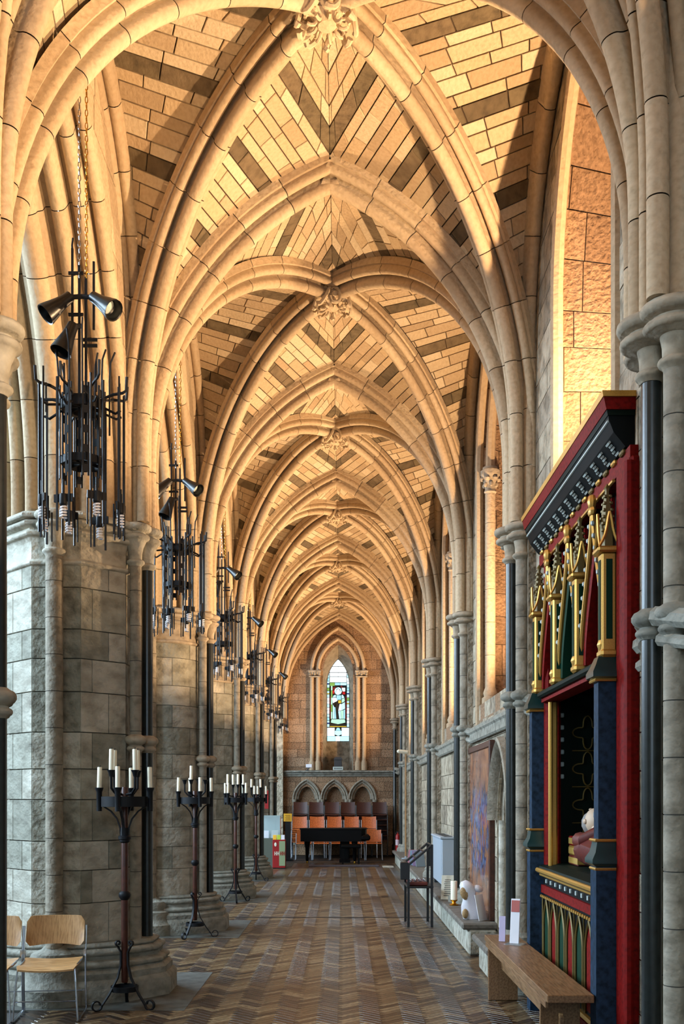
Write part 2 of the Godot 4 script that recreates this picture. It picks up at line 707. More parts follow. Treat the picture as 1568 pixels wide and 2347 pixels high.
# ---------------------------------------------------------------- the place
func _ready():
	rng.seed = 7
	# camera: a shifted lens, level, at eye height
	var cam = Camera3D.new()
	cam.name = "camera"
	cam.projection = Camera3D.PROJECTION_FRUSTUM
	cam.near = 0.05
	cam.far = 200.0
	cam.size = 2347.0 / FOCAL * 0.05
	cam.frustum_offset = Vector2(-2.0, 656.5) / FOCAL * 0.05
	add_child(cam)
	cam.position = Vector3(0, EYE, 0)
	cam.current = true
	var we = WorldEnvironment.new()
	we.name = "world_environment"
	var env = Environment.new()
	env.background_mode = Environment.BG_SKY
	var sky = Sky.new()
	var sm = ProceduralSkyMaterial.new()
	sm.sky_top_color = Color(0.62, 0.74, 0.88)
	sm.sky_horizon_color = Color(0.85, 0.89, 0.93)
	sm.ground_bottom_color = Color(0.3, 0.3, 0.3)
	sm.ground_horizon_color = Color(0.7, 0.72, 0.74)
	sky.sky_material = sm
	env.sky = sky
	env.tonemap_mode = Environment.TONE_MAPPER_LINEAR
	env.tonemap_exposure = 1.0
	env.sdfgi_enabled = true
	env.ssao_enabled = true
	env.ssil_enabled = true
	we.environment = env
	add_child(we)
	# daylight through the nave's south windows (left, beyond the arcade) and the window behind the camera
	for k in 6:
		daylight(V(-11.6, 6.5, PZ[k] + 2.1), Vector3(1, -0.12, 0), Vector2(2.4, 5.0), 160.0)
	daylight(V(-0.4, 4.3, -5.6), Vector3(0, -0.1, -1), Vector2(2.6, 4.4), 26.0)
	make_materials()
	build_floor()
	for k in 7:
		build_vault(k)
	for k in 7:
		build_arcade(k)
		build_right_wall(k)
	for k in 7:
		build_pillar(k)
		build_respond(k)
	build_end_wall()
	build_nave()
	build_uplights()
	build_things()

func daylight(at, towards, size, e):
	var l = AreaLight3D.new()
	l.name = numbered("window_daylight")
	l.area_size = size
	l.light_color = Color(0.80, 0.91, 1.0)
	l.light_energy = e
	l.area_range = 60.0
	l.shadow_enabled = true
	add_child(l)
	l.look_at_from_position(at, at + towards)

func build_floor():
	var m = MB.new()
	m.box(V(-4.9, -0.15, 12), Vector3(14.5, 0.27, 38))
	var f = part("floor_base", m, mt.floor_bed, thing("floor", "herringbone oak block floor of the aisle", "floor", Vector3.ZERO, 0.0, "", "structure"))
	var root = f.get_parent()
	# herringbone blocks, the zigzag running down the aisle
	var L = 0.228
	var W = 0.057
	var blocks = []
	var c45 = sqrt(0.5)
	for i in range(60, 345):
		for j in range(-12, 12):
			for kind in 2:
				var o = Vector2(i * W + j * L, i * W - j * L)
				var lo = o if kind == 0 else o + Vector2(-W, 0)
				var sz = Vector2(L, W) if kind == 0 else Vector2(W, L)
				var c = lo + sz * 0.5
				var x = (c.x - c.y) * c45
				var d = (c.x + c.y) * c45
				if x < -2.45 or x > 1.6 or d < 6.2 or d > 26.2:
					continue
				var on_side = x < -1.42 and fposmod(d - 8.85 + 2.075, 4.15) - 2.075 > -0.6 and fposmod(d - 8.85 + 2.075, 4.15) - 2.075 < 0.6
				if on_side:
					continue
				var b = MB.new()
				var h = sz * 0.5 - Vector2(0.0012, 0.0012)
				var tilt = Vector2(rng.randf_range(-0.0006, 0.0006), rng.randf_range(-0.0006, 0.0006))
				var q = []
				for s in [Vector2(-1, -1), Vector2(1, -1), Vector2(1, 1), Vector2(-1, 1)]:
					var p = c + s * h
					q.append(Vector3((p.x - p.y) * c45, tilt.dot(s * h), -(p.x + p.y) * c45))
				var pal = mt.floor_light if (kind == 0) != (rng.randf() < 0.2) else mt.floor_dark
				blocks.append([slab4(q[0], q[1], q[2], q[3], Vector3(0, -0.014, 0)), pal[rng.randi() % 3], seen_size(q)])
	lay(blocks, root, 300, "floor_block")
	m = MB.new()
	m.box(V(-0.15, 0.002, 14.2), Vector3(2.7, 0.006, 0.05))
	part("joint_strip", m, mt.floor_bed, root)

func rib_profile():
	var p = [Vector2(-0.135, -0.03), Vector2(-0.135, 0.035), Vector2(-0.115, 0.04)]
	p.append_array(arc2(-0.094, 0.088, 0.037, 210, -20, 7))
	p.append_array([Vector2(-0.056, 0.045), Vector2(-0.042, 0.045), Vector2(-0.034, 0.125)])
	p.append_array(arc2(0.0, 0.176, 0.052, 218, 90, 6))
	var h = p.duplicate()
	h.pop_back()
	h.reverse()
	for q in h:
		p.append(Vector2(-q.x, q.y))
	return p

func wall_rib_profile():
	var p = [Vector2(-0.13, -0.02), Vector2(-0.12, 0.03)]
	p.append_array(arc2(-0.07, 0.06, 0.045, 180, 20, 4))
	p.append_array(arc2(0.02, 0.10, 0.05, 190, 0, 6))
	p.append(Vector2(0.10, 0.03))
	p.append(Vector2(0.12, -0.02))
	return p

func build_vault(k):
	var d0 = PZ[k]
	var d1 = PZ[k + 1]
	var mid = (d0 + d1) * 0.5
	var names = ["overhead before the first pair of columns", "of the nearest bay, with the large carved boss", "of the second bay from the camera", "of the third bay from the camera", "of the fourth bay from the camera", "of the fifth bay from the camera", "of the last bay before the end window"]
	var root = thing("ceiling", "ribbed stone vault " + names[k], "vault", Vector3.ZERO, 0.0, "", "structure")
	var boss = V(XC, RIDGE, mid)
	var fine = k >= 1 and k <= 4
	var stones = {}
	var cells = {}
	var back = MB.new()
	for nm in ["left", "right", "near", "far"]:
		stones[nm] = []
	for e in 2:
		var dk = [d0, d1][e]
		var sg = 1.0 if e == 0 else -1.0
		for s in 2:
			var xs = [XL, XR][s]
			var T = arch(V(xs, 0, dk), V(XC, 0, dk), SPRING, 0.55, 7.12)
			var ds = V(xs - signf(xs) * 0.04, 0, dk + sg * 0.10)
			if k == 1 and e == 0:
				ds = V(-1.95, 0, dk + 0.42) if s == 0 else V(1.68, 0, dk + 0.34)
			var run = Vector2(ds.x - XC, -ds.z - mid).length()
			var D = arch(ds, boss, SPRING, [0.28, 0.5][s] if k == 1 and e == 0 else maxf(0.05, RIDGE - SPRING - run), RIDGE, 32)
			var wx = xs - signf(xs) * 0.03
			var Wc = arch(V(wx, 0, dk + sg * 0.12), V(wx, 0, mid), SPRING, 1.4, 7.25)
			var LD = D.length()
			var LT = T.length()
			var LW = Wc.length() - 0.16
			var fA = func(l): return T.at(l) if l <= LT else T.at(LT).lerp(boss, (l - LT) / (LD - LT))
			var fW = func(l): return Wc.at(l + 0.16 * minf(1.0, l)) if l <= LW else Wc.at(LW + 0.16).lerp(boss, (l - LW) / (LD - LW))
			var fD = func(l): return D.at(l)
			var inside = V(XC, 4.6, mid)
			var opt = {"rows": [0.135, 0.095], "total": LD, "len": 0.34, "gap": 0.0045, "mats": mt.web, "darks": mt.web_dark, "dark": 6, "dark_at": 2 if e == 0 else 4}
			if k == 0:
				opt.rows = [0.3]
			ruled(fA, fD, inside, opt, stones["near" if e == 0 else "far"], back)
			opt.dark_at = 0 if s == 0 else 4
			ruled(fW, fD, inside, opt, stones["left" if s == 0 else "right"], back)
			rib(root, "diagonal_rib", D, rib_profile(), mt.rib, 0.47, k <= 5)
			rib(root, "wall_rib", Wc, wall_rib_profile(), mt.rib, 0.47, fine)
			if e == 0 or k == 6:
				rib(root, "transverse_rib", T, rib_profile(), mt.rib, 0.47, k <= 5)
	part("vault_backing", back, mt.mortar, root)
	for nm in stones:
		var h = holder("vault_cell", root)
		lay(stones[nm], h, 75 if fine else 0, "vault_stone")
	# boss: a knot of curled leaves
	var m = MB.new()
	m.blob(boss + Vector3(0, -0.2, 0), Vector3(0.1, 0.1, 0.1))
	m.lathe([Vector2(0.02, -0.06), Vector2(0.11, -0.10), Vector2(0.13, -0.2), Vector2(0.06, -0.29), Vector2(0.0, -0.3)], boss, 12)
	var leaf = MB.new()
	for i in 9:
		var a = TAU * i / 9.0
		var out = Vector3(cos(a), 0, sin(a))
		var pts = []
		for j in 10:
			var t = j / 9.0
			var r = 0.07 + 0.13 * sin(t * PI * 0.62)
			var y = -0.12 - 0.17 * t + 0.05 * sin(t * TAU)
			var tw = Vector3(-sin(a), 0, cos(a)) * 0.05 * sin(t * TAU * 0.8 + i)
			pts.append(boss + out * r + Vector3(0, y, 0) + tw)
		leaf.tube(pts, [0.026, 0.024, 0.022, 0.021, 0.02, 0.02, 0.02, 0.019, 0.02, 0.024], 6)
		leaf.blob(boss + out * 0.165 + Vector3(0, -0.2 - 0.03 * (i % 2), 0), Vector3(0.036, 0.03, 0.036), Basis.IDENTITY, 8)
		var ring = []
		for j in 9:
			var t = TAU * 0.85 * j / 8.0
			ring.append(boss + out * (0.115 + 0.04 * cos(t)) + Vector3(0, -0.27 + 0.035 * sin(t), 0))
		leaf.tube(ring, 0.012, 6)
	var b = part("boss", m, mt.rib[0], root)
	part("carved_leaves", leaf, mt.rib[2], b)

func arcade_profile():
	var p = [Vector2(-0.535, -0.02), Vector2(-0.535, 0.02)]
	p.append_array(arc2(-0.485, 0.045, 0.045, 170, 30, 4))
	p.append_array([Vector2(-0.44, 0.02), Vector2(-0.42, 0.02), Vector2(-0.42, 0.10)])
	p.append_array(arc2(-0.37, 0.14, 0.05, 180, 30, 4))
	p.append_array([Vector2(-0.31, 0.10), Vector2(-0.285, 0.10), Vector2(-0.28, 0.20)])
	p.append_array(arc2(-0.225, 0.235, 0.05, 180, 30, 4))
	p.append_array([Vector2(-0.16, 0.19), Vector2(-0.125, 0.19), Vector2(-0.12, 0.27)])
	p.append_array(arc2(0.0, 0.30, 0.085, 185, 90, 6))
	var h = p.duplicate()
	h.pop_back()
	h.reverse()
	for q in h:
		p.append(Vector2(-q.x, q.y))
	return p

func build_arcade(k):
	var d0 = PZ[k]
	var d1 = PZ[k + 1]
	var mid = (d0 + d1) * 0.5
	var names = ["beside the camera", "above the nearest chandelier", "above the second chandelier", "above the third chandelier", "above the fourth chandelier", "above the fifth chandelier", "next to the end wall"]
	var root = thing("wall_left", "moulded stone arcade arch and spandrel " + names[k], "wall", Vector3.ZERO, 0.0, "", "structure")
	var half = mid - d0 - 0.2
	for e in 2:
		var dk = d0 + 0.2 if e == 0 else d1 - 0.2
		var c = arch(V(PIER_X, 0, dk), V(PIER_X, 0, mid), SPRING, 0.15, 6.72)
		rib(root, "arcade_arch", c, arcade_profile(), mt.rib, 0.5, k >= 1 and k <= 4)
	var hole = pointed(mid - d0, half - 0.05, 3.6, SPRING + 0.15, 6.67, 16)
	var back = MB.new()
	var stones = []
	var f = Transform3D(Basis(Vector3(0, 0, -1), Vector3.UP, Vector3.RIGHT), V(-1.84, 0, d0))
	ashlar(f, d1 - d0, SPRING, 7.5, [0.3, 0.26], 0.5, [hole], mt.rib, stones, back)
	lay(stones, holder("spandrel", root), 60 if k < 5 and k > 0 else 0)
	var nave = Transform3D(Basis(Vector3(0, 0, -1), Vector3.UP, Vector3.LEFT), V(-2.84, 0, d0))
	ashlar(nave, d1 - d0, SPRING, 7.5, [0.5], 0.8, [hole], mt.rib, [], back)
	part("spandrel_core", back, mt.mortar, root)
	var m = MB.new()
	m.box(V(-2.33, 9.9, mid), Vector3(1.0, 4.8, d1 - d0))
	part("clerestory", m, mt.plaster, root)

func window_sill(k):
	return 4.0 if k == 1 else 2.75

func build_right_wall(k):
	var d0 = PZ[k]
	var d1 = PZ[k + 1]
	var mid = (d0 + d1) * 0.5
	var names = ["beside the camera", "round the painted tomb", "round the large painting and blind arch", "above the grey heater", "above the leaflet stand", "of the fifth bay", "next to the end wall"]
	var root = thing("wall_right", "ashlar stone aisle wall " + names[k], "wall", Vector3.ZERO, 0.0, "", "structure")
	var sill = window_sill(k)
	var hw = 0.88 if k == 1 else 1.3
	var holes = [pointed(mid - d0, hw, sill, 5.4, 6.95, 14)]
	if k == 1:
		holes.append(PackedVector2Array([Vector2(0.78, 0.0), Vector2(3.1, 0.0), Vector2(3.1, 3.72), Vector2(0.78, 3.72)]))
	if k == 2:
		holes.append(pointed(10.2 - d0, 0.56, 0.0, 1.42, 2.16))
	var back = MB.new()
	var stones = []
	var f = Transform3D(Basis(Vector3(0, 0, -1), Vector3.UP, Vector3.LEFT), V(1.65, 0, d0))
	ashlar(f, d1 - d0, 0.0, 7.4, [0.26, 0.21, 0.3], 0.42, holes, mt.wall if k != 1 else mt.wall, stones, back)
	lay(stones, holder("masonry", root), 300 if k >= 1 and k <= 3 else (80 if k > 3 else 0))
	part("wall_core", back, mt.pier_mortar, root)
	# splayed window reveal
	var rback = MB.new()
	var rst = []
	for e in 2:
		var sg = 1.0 if e == 0 else -1.0
		var A = arch(V(1.63, 0, mid + sg * hw), V(1.63, 0, mid), sill - 0.25, 5.65 - sill, 6.95, 18)
		var B = arch(V(2.6, 0, mid + sg * hw * 0.62), V(2.6, 0, mid), sill - 0.25, 5.65 - sill, 6.6, 18)
		var LA = A.length()
		var fa = func(l): return A.at(l)
		var fb = func(l): return B.at(l / LA * B.length())
		var st = rst if e == 0 else []
		ruled(fa, fb, V(1.5, 4.5, mid), {"rows": [0.34, 0.28, 0.38], "total": LA, "len": 0.42, "gap": 0.003, "mats": mt.rough_wall, "darks": mt.rough_wall, "dark": 0, "dark_at": 0}, st, rback)
		# edge rolls and jamb shaft
		var roll = MB.new()
		sweep_arch(roll, A, arc2(0, 0.0, 0.05, 0, 360, 8), 0.0, LA, 0.2)
		var An = arch(V(1.74, 0, mid + sg * (hw - 0.13)), V(1.74, 0, mid), 5.5, 0.0, 6.75, 14)
		if k != 1:
			sweep_arch(roll, An, arc2(0, 0.0, 0.055, 0, 360, 8), 0.0, An.length(), 0.2)
		part("window_arch_roll", roll, mt.rib[1], root)
		var o = V(1.74, 0, mid + sg * (hw - 0.13))
		var sh = MB.new()
		for i in 6:
			var y0 = lerpf(sill + 0.2, 5.28, i / 6.0)
			var y1 = lerpf(sill + 0.2, 5.28, (i + 1) / 6.0) - 0.005
			sh.lathe([Vector2(0.06, y0), Vector2(0.06, y1)], o, 12)
		sh.lathe([Vector2(0.10, sill - 0.02), Vector2(0.10, sill + 0.08), Vector2(0.075, sill + 0.1), Vector2(0.085, sill + 0.14), Vector2(0.075, sill + 0.17), Vector2(0.06, sill + 0.21)], o, 12)
		if k == 1:
			continue
		part("jamb_shaft", sh, mt.rib[0], root)
		var cp = MB.new()
		cp.lathe([Vector2(0.06, 5.24), Vector2(0.075, 5.26), Vector2(0.06, 5.29), Vector2(0.075, 5.36), Vector2(0.10, 5.44), Vector2(0.115, 5.46), Vector2(0.115, 5.51), Vector2(0.09, 5.53), Vector2(0.09, 5.55)], o, 12)
		for i in 6:
			var a = TAU * i / 6.0
			cp.blob(o + Vector3(cos(a) * 0.09, 5.41, sin(a) * 0.09), Vector3(0.035, 0.028, 0.035), Basis.IDENTITY, 8)
			cp.blob(o + Vector3(cos(a + 0.5) * 0.075, 5.34, sin(a + 0.5) * 0.075), Vector3(0.025, 0.03, 0.025), Basis.IDENTITY, 8)
		part("jamb_capital", cp, mt.cap, root)
	lay(rst, holder("window_reveal", root), 60 if k >= 1 and k <= 3 else 0)
	rback.quad(V(1.62, sill - 0.2, mid - hw), V(1.62, sill - 0.2, mid + hw), V(2.6, sill - 0.2, mid + hw * 0.62), V(2.6, sill - 0.2, mid - hw * 0.62))
	rback.box(V(1.645, sill - 0.1, mid), Vector3(0.05, 0.2, hw * 2.0))
	part("reveal_core", rback, mt.rough_wall[0], root)
	# leaded pane behind the reveal
	var g = MB.new()
	var po = pointed(0.0, hw * 0.62 + 0.02, sill - 0.2, 5.4, 6.62)
	g.prism(po, Transform3D(Basis(Vector3(0, 0, -1), Vector3.UP, Vector3.LEFT), V(2.61, 0, mid)), 0.02)
	var pane = part("window_pane", g, glow(Color(0.55, 0.66, 0.80), 0.5), root)
	var bars = MB.new()
	for i in 5:
		bars.box(V(2.59, sill + (6.0 - sill) * (i + 0.5) / 5.0, mid), Vector3(0.02, 0.02, 1.4))
	bars.box(V(2.59, (sill + 6.4) * 0.5, mid), Vector3(0.03, 6.4 - sill, 0.05))
	part("glazing_bar", bars, mt.lead, pane)
	# string course
	if k != 1:
		var s = MB.new()
		for q in [[2.47, 0.05, 0.0], [2.36, 0.034, 0.02]]:
			s.tube([V(1.5 + q[2], q[0] + 0.05, d0 + 0.1), V(1.6, q[0], d0 + 0.32), V(1.6, q[0], d1 - 0.32), V(1.5 + q[2], q[0] + 0.05, d1 - 0.1)], q[1], 8)
		s.box(V(1.62, 2.415, mid), Vector3(0.1, 0.08, d1 - d0 - 0.6))
		part("string_course", s, mt.base, root)
	else:
		var s = MB.new()
		for q in [[2.47, 0.05], [2.36, 0.034]]:
			s.tube([V(1.5, q[0] + 0.05, d0 + 0.1), V(1.6, q[0], d0 + 0.3), V(1.6, q[0], d0 + 0.5)], q[1], 8)
			s.tube([V(1.6, q[0], d1 - 0.6), V(1.6, q[0], d1 - 0.3), V(1.5, q[0] + 0.05, d1 - 0.1)], q[1], 8)
		part("string_course", s, mt.base, root)
	if k == 1:
		var r = MB.new()
		r.box(V(2.32, 1.9, 6.94), Vector3(0.05, 3.8, 2.5))
		r.box(V(1.98, 1.9, 5.74), Vector3(0.7, 3.8, 0.06))
		r.box(V(1.98, 1.9, 8.12), Vector3(0.7, 3.8, 0.06))
		r.box(V(1.98, 3.76, 6.94), Vector3(0.7, 0.06, 2.5))
		part("tomb_recess", r, mt.cove, root)
	if k == 2:
		# blind arch with a hood mould
		var r = MB.new()
		r.box(V(1.95, 1.1, 10.2), Vector3(0.06, 2.3, 1.3))
		for sg in [-1, 1]:
			r.box(V(1.8, 0.72, 10.2 + sg * 0.59), Vector3(0.34, 1.5, 0.06))
		part("niche_back", r, mt.wall[0], root)
		for e in 2:
			var sg = 1.0 if e == 0 else -1.0
			var c = arch(V(1.62, 0, 10.2 + sg * 0.66), V(1.62, 0, 10.2), 1.42, 0.0, 2.27, 12)
			var hm = MB.new()
			var cs = c.side.x
			sweep_arch(hm, c, [Vector2(-0.02 * cs, 0), Vector2(-0.09 * cs, 0.01), Vector2(-0.10 * cs, 0.04), Vector2(-0.06 * cs, 0.07), Vector2(-0.03 * cs, 0.08), Vector2(0.05 * cs, 0.10), Vector2(0.06 * cs, 0.16), Vector2(0.12 * cs, 0.17), Vector2(0.3 * cs, 0.18)], 0.0, c.length(), 0.1)
			part("hood_mould", hm, mt.shaft, root)
			var jm = MB.new()
			jm.lathe([Vector2(0.05, 0.3), Vector2(0.05, 1.42)], V(1.68, 0, 10.2 + sg * 0.53), 10)
			part("niche_jamb", jm, mt.pier[2], root)

func roll(cx, cy, r, a0 = -80, a1 = 80, k = 5):
	return arc2(cx, cy, r, a0, a1, k)

func shaft_capital(m, o, r, top = SPRING, bottom = 3.67, flare = 0.145):
	var p = [Vector2(r, bottom - 0.03)]
	p.append_array(roll(r + 0.008, bottom + 0.005, 0.019))
	p.append_array([Vector2(r + 0.004, bottom + 0.03), Vector2(r + 0.006, bottom + 0.08), Vector2(r + 0.016, bottom + 0.13), Vector2(r + 0.04, top - 0.145), Vector2(r + 0.045, top - 0.14)])
	p.append_array(roll(flare - 0.038, top - 0.115, 0.022))
	p.append_array([Vector2(flare - 0.052, top - 0.086), Vector2(flare - 0.052, top - 0.076), Vector2(flare - 0.02, top - 0.066)])
	p.append_array(roll(flare - 0.03, top - 0.036, 0.03))
	p.append(Vector2(flare - 0.045, top))
	m.lathe(p, o, 20)

func annulet(m, o, y, r):
	var p = [Vector2(r, y - 0.1)]
	p.append_array(roll(r + 0.005, y - 0.068, 0.02))
	p.append(Vector2(r + 0.003, y - 0.04))
	p.append_array(roll(r + 0.008, y + 0.004, 0.036))
	p.append(Vector2(r, y + 0.05))
	m.lathe(p, o, 18)

func shaft(parent, o, r, y0, y1, mat_, pieces):
	var s = part("shaft", MB.new().mesh() if false else _drum(o, r - 0.004, y0, y1), mt.pier_mortar if pieces > 1 else mat_, parent)
	if pieces > 1:
		for i in pieces:
			part("drum", _drum(o, r, lerpf(y0, y1, float(i) / pieces) + 0.003, lerpf(y0, y1, (i + 1.0) / pieces) - 0.003), mat_ if not mat_ is Array else mat_[rng.randi() % mat_.size()], s)

func _drum(o, r, y0, y1):
	var m = MB.new()
	m.lathe([Vector2(r, y0), Vector2(r, y1)], o, 14)
	return m

func build_pillar(k):
	var dk = PZ[k]
	var is_round = k % 2 == 1
	var names = ["behind the camera", "cut off by the photograph's edge, only dark shaft and capital in view", "octagonal, behind the bentwood chairs and the nearest candelabrum", "round, behind the second candelabrum", "octagonal, behind the third candelabrum", "round, behind the fourth candelabrum", "octagonal, last before the display stand"]
	var root = thing("pillar", "grey ashlar column " + names[k], "column", V(PIER_X, 0, dk), 0.0, "", "structure")
	if k == 1 or k == 0:
		is_round = false
	else:
		is_round = k % 2 == 1
	# local coordinates: x towards the aisle, +z towards the camera
	var octo = [Vector2(-0.2, 0.5), Vector2(0.2, 0.5), Vector2(0.5, 0.2), Vector2(0.5, -0.2), Vector2(0.2, -0.5), Vector2(-0.2, -0.5), Vector2(-0.5, -0.2), Vector2(-0.5, 0.2)]
	if is_round:
		octo = []
		for i in 28:
			octo.append(Vector2(cos(TAU * i / 28.0), sin(TAU * i / 28.0)) * 0.53)
	var hull = [Vector2(-0.24, 0.52), Vector2(0.24, 0.52), Vector2(0.5, 0.38), Vector2(0.7, 0.14), Vector2(0.7, -0.14), Vector2(0.5, -0.38), Vector2(0.24, -0.52), Vector2(-0.24, -0.52), Vector2(-0.5, -0.38), Vector2(-0.7, -0.14), Vector2(-0.7, 0.14), Vector2(-0.5, 0.38)]
	# base in tiers
	var m = MB.new()
	var bp = [Vector2(0.17, 0.0), Vector2(0.17, 0.15), Vector2(0.145, 0.185), Vector2(0.135, 0.185), Vector2(0.135, 0.235), Vector2(0.105, 0.262), Vector2(0.095, 0.262)]
	bp.append_array(roll(0.085, 0.295, 0.026))
	bp.append_array([Vector2(0.07, 0.325), Vector2(0.055, 0.335), Vector2(0.055, 0.36)])
	bp.append_array(roll(0.05, 0.39, 0.026))
	bp.append_array([Vector2(0.035, 0.42), Vector2(0.02, 0.424)])
	bp.append_array(roll(0.012, 0.44, 0.014))
	bp.append(Vector2(0.0, 0.465))
	rings(m, hull, bp)
	var base = part("base", m, mt.base, root)
	m = MB.new()
	m.lathe([Vector2(0.31, 0.0), Vector2(0.31, 0.13), Vector2(0.29, 0.15), Vector2(0.25, 0.2), Vector2(0.25, 0.28), Vector2(0.2, 0.3), Vector2(0.21, 0.36), Vector2(0.19, 0.4), Vector2(0.11, 0.43), Vector2(0.08, 0.46)], Vector3(0, 0, 0.52), 20)
	part("drum_base", m, mt.base, base)
	m = MB.new()
	m.box(Vector3(0.1, -0.008, 0.0), Vector3(2.0, 0.02, 1.75))
	part("paving_slab", m, mt.flag, base)
	# core and its stones
	m = MB.new()
	rings(m, octo, [Vector2(-0.02, 0.4), Vector2(-0.02, 3.62)])
	var core = part("core", m, mt.pier_mortar, root)
	var stones = []
	var rows = [0.33, 0.27, 0.24, 0.34, 0.25, 0.30]
	var y = 0.46
	var row = 0
	while y < 3.53:
		var y1 = minf(y + rows[row % 6], 3.56)
		if 3.56 - y1 < 0.1:
			y1 = 3.56
		if not is_round:
			for i in 8:
				var a = octo[i]
				var b = octo[(i + 1) % 8]
				var nn = Vector2((b - a).y, -(b - a).x).normalized()
				if nn.dot((a + b) * 0.5) < 0:
					nn = -nn
				if nn.y < -0.2:
					continue
				var cuts = [0.0, 1.0]
				if (b - a).length() > 0.41:
					cuts = [0.0, 0.25 if row % 2 else 0.62, 1.0]
				for c in cuts.size() - 1:
					var p = a.lerp(b, cuts[c])
					var q = a.lerp(b, cuts[c + 1])
					var t = (q - p).normalized() * 0.002
					var L = Vector3(p.x + t.x, y + 0.003, p.y + t.y)
					var R = Vector3(q.x - t.x, y + 0.003, q.y - t.y)
					var up = Vector3(0, y1 - y - 0.006, 0)
					stones.append([slab4(L, R, R + up, L + up, Vector3(-nn.x, 0, -nn.y) * 0.035), mt.pier[rng.randi() % 4], 5000.0 if k >= 2 else 0.0])
		else:
			var a0 = deg_to_rad(-20 + (28 if row % 2 else 0))
			while a0 < deg_to_rad(200):
				var a1 = a0 + deg_to_rad(54)
				var sm = MB.new()
				var r0 = []
				var r1 = []
				for i in 7:
					var a = lerpf(a0 + 0.005, a1 - 0.005, i / 6.0)
					r0.append(Vector3(cos(a) * 0.53, y + 0.003, sin(a) * 0.53))
					r1.append(Vector3(cos(a) * 0.53, y1 - 0.003, sin(a) * 0.53))
				var lo = []
				var hi = []
				for i in 7:
					lo.append(r0[i] * Vector3(0.95, 1, 0.95))
					hi.append(r1[i] * Vector3(0.95, 1, 0.95))
				sm.grid([lo, r0, r1, hi])
				stones.append([sm, mt.pier[rng.randi() % 4], 5000.0])
				a0 = a1
		y = y1
		row += 1
	lay(stones, core, 300)
	# shafts: a dark one between two pale ones towards the aisle, a pale one on the other faces
	var cp = MB.new()
	var an = MB.new()
	for s in [[0.646, 0.0, 0.052, true], [0.58, 0.17, 0.05, false], [0.58, -0.17, 0.05, false], [0.0, 0.555, 0.07, false], [0.0, -0.555, 0.07, false], [-0.62, 0.0, 0.06, false]]:
		var o = Vector3(s[0], 0, s[1])
		shaft(root, o, s[2], 0.44, 3.7, mt.marble if s[3] else mt.shaft, 1 if s[3] else (11 if k < 5 else 1))
		shaft_capital(cp, o, s[2], SPRING, 3.64, 0.135 if s[2] < 0.06 else 0.16)
		if s[0] > 0.5:
			annulet(an, o, 2.14, s[2])
	part("annulet", an, mt.cap, root)
	var cpf = [Vector2(-0.005, 3.545)]
	cpf.append_array(roll(0.006, 3.57, 0.02))
	cpf.append_array([Vector2(0.003, 3.6), Vector2(0.003, 3.74), Vector2(0.02, 3.775), Vector2(0.03, 3.78)])
	cpf.append_array(roll(0.035, 3.805, 0.024))
	cpf.append_array([Vector2(0.025, 3.835), Vector2(0.025, 3.848), Vector2(0.06, 3.862)])
	cpf.append_array(roll(0.06, 3.885, 0.022))
	cpf.append_array([Vector2(0.055, 3.912), Vector2(0.075, 3.918)])
	cpf.append_array(roll(0.085, 3.94, 0.026))
	cpf.append(Vector2(0.06, 3.975))
	rings(cp, octo, cpf)
	part("capital", cp, mt.pier[2] if k < 3 else mt.cap, root)

func build_respond(k):
	var dk = PZ[k]
	var names = ["behind the camera", "at the photograph's edge beside the tomb", "between the tomb and the blind arch", "beside the large painting and heater", "fourth along the aisle wall", "fifth along the aisle wall", "sixth along the aisle wall"]
	var root = thing("wall_column", "cluster of dark and pale wall shafts " + names[k], "column", V(1.505 if k == 1 else 1.455, 0, dk), 0.0, "", "structure")
	var m = MB.new()
	m.box(Vector3(0.16, 3.5, 0), Vector3(0.12, 7.0, 0.5))
	part("pilaster", m, mt.wall[1], root)
	var cp = MB.new()
	var an = MB.new()
	var bs = MB.new()
	for s in [[0.0, 0.0, 0.053, true], [0.065, 0.16, 0.056, false], [0.065, -0.16, 0.056, false]]:
		var o = Vector3(s[0], 0, s[1])
		shaft(root, o, s[2], 0.5, 3.72, mt.marble if s[3] else mt.shaft, 1 if s[3] else (12 if k < 5 else 1))
		shaft_capital(cp, o, s[2], SPRING + 0.01, 3.70, 0.168 if k == 1 else 0.15)
		annulet(an, o, 2.52, s[2])
		bs.lathe([Vector2(0.12, 0.0), Vector2(0.12, 0.4), Vector2(0.1, 0.43), Vector2(0.085, 0.45), Vector2(0.09, 0.48), Vector2(0.07, 0.5), Vector2(0.056, 0.52)], o, 14)
	part("capital", cp, mt.cap, root)
	part("annulet", an, mt.base, root)
	part("base", bs, mt.base, root)

func build_nave():
	var root = thing("wall_nave", "plain outer walls and roof beyond the arcade and behind the camera", "wall", Vector3.ZERO, 0.0, "", "structure")
	var m = MB.new()
	m.box(V(-12.0, 6.0, 12), Vector3(0.3, 12.6, 38))
	m.box(V(-7.2, 12.3, 12), Vector3(9.6, 0.3, 38))
	m.box(V(-4.6, 6.0, -6.2), Vector3(15, 12.6, 0.3))
	m.box(V(-7.4, 6.0, 30.6), Vector3(9.2, 12.6, 0.3))
	m.box(V(2.75, 4.0, 12), Vector3(0.2, 8.2, 38))
	m.box(V(-0.1, 7.85, 12), Vector3(5.6, 0.2, 38))
	m.box(V(1.8, 3.9, -2.6), Vector3(0.4, 7.8, 7.0))
	m.box(V(-2.33, 9.9, -2.6), Vector3(1.0, 4.8, 7.0))
	part("outer_wall", m, mt.plaster, root)
	var g = MB.new()
	for k in 6:
		g.box(V(-11.82, 6.5, PZ[k] + 2.1), Vector3(0.04, 5.0, 2.4))
	g.box(V(-0.4, 4.3, -6.02), Vector3(2.6, 4.4, 0.04))
	part("window_pane", g, glow(Color(0.86, 0.93, 1.0), 1.2), root)

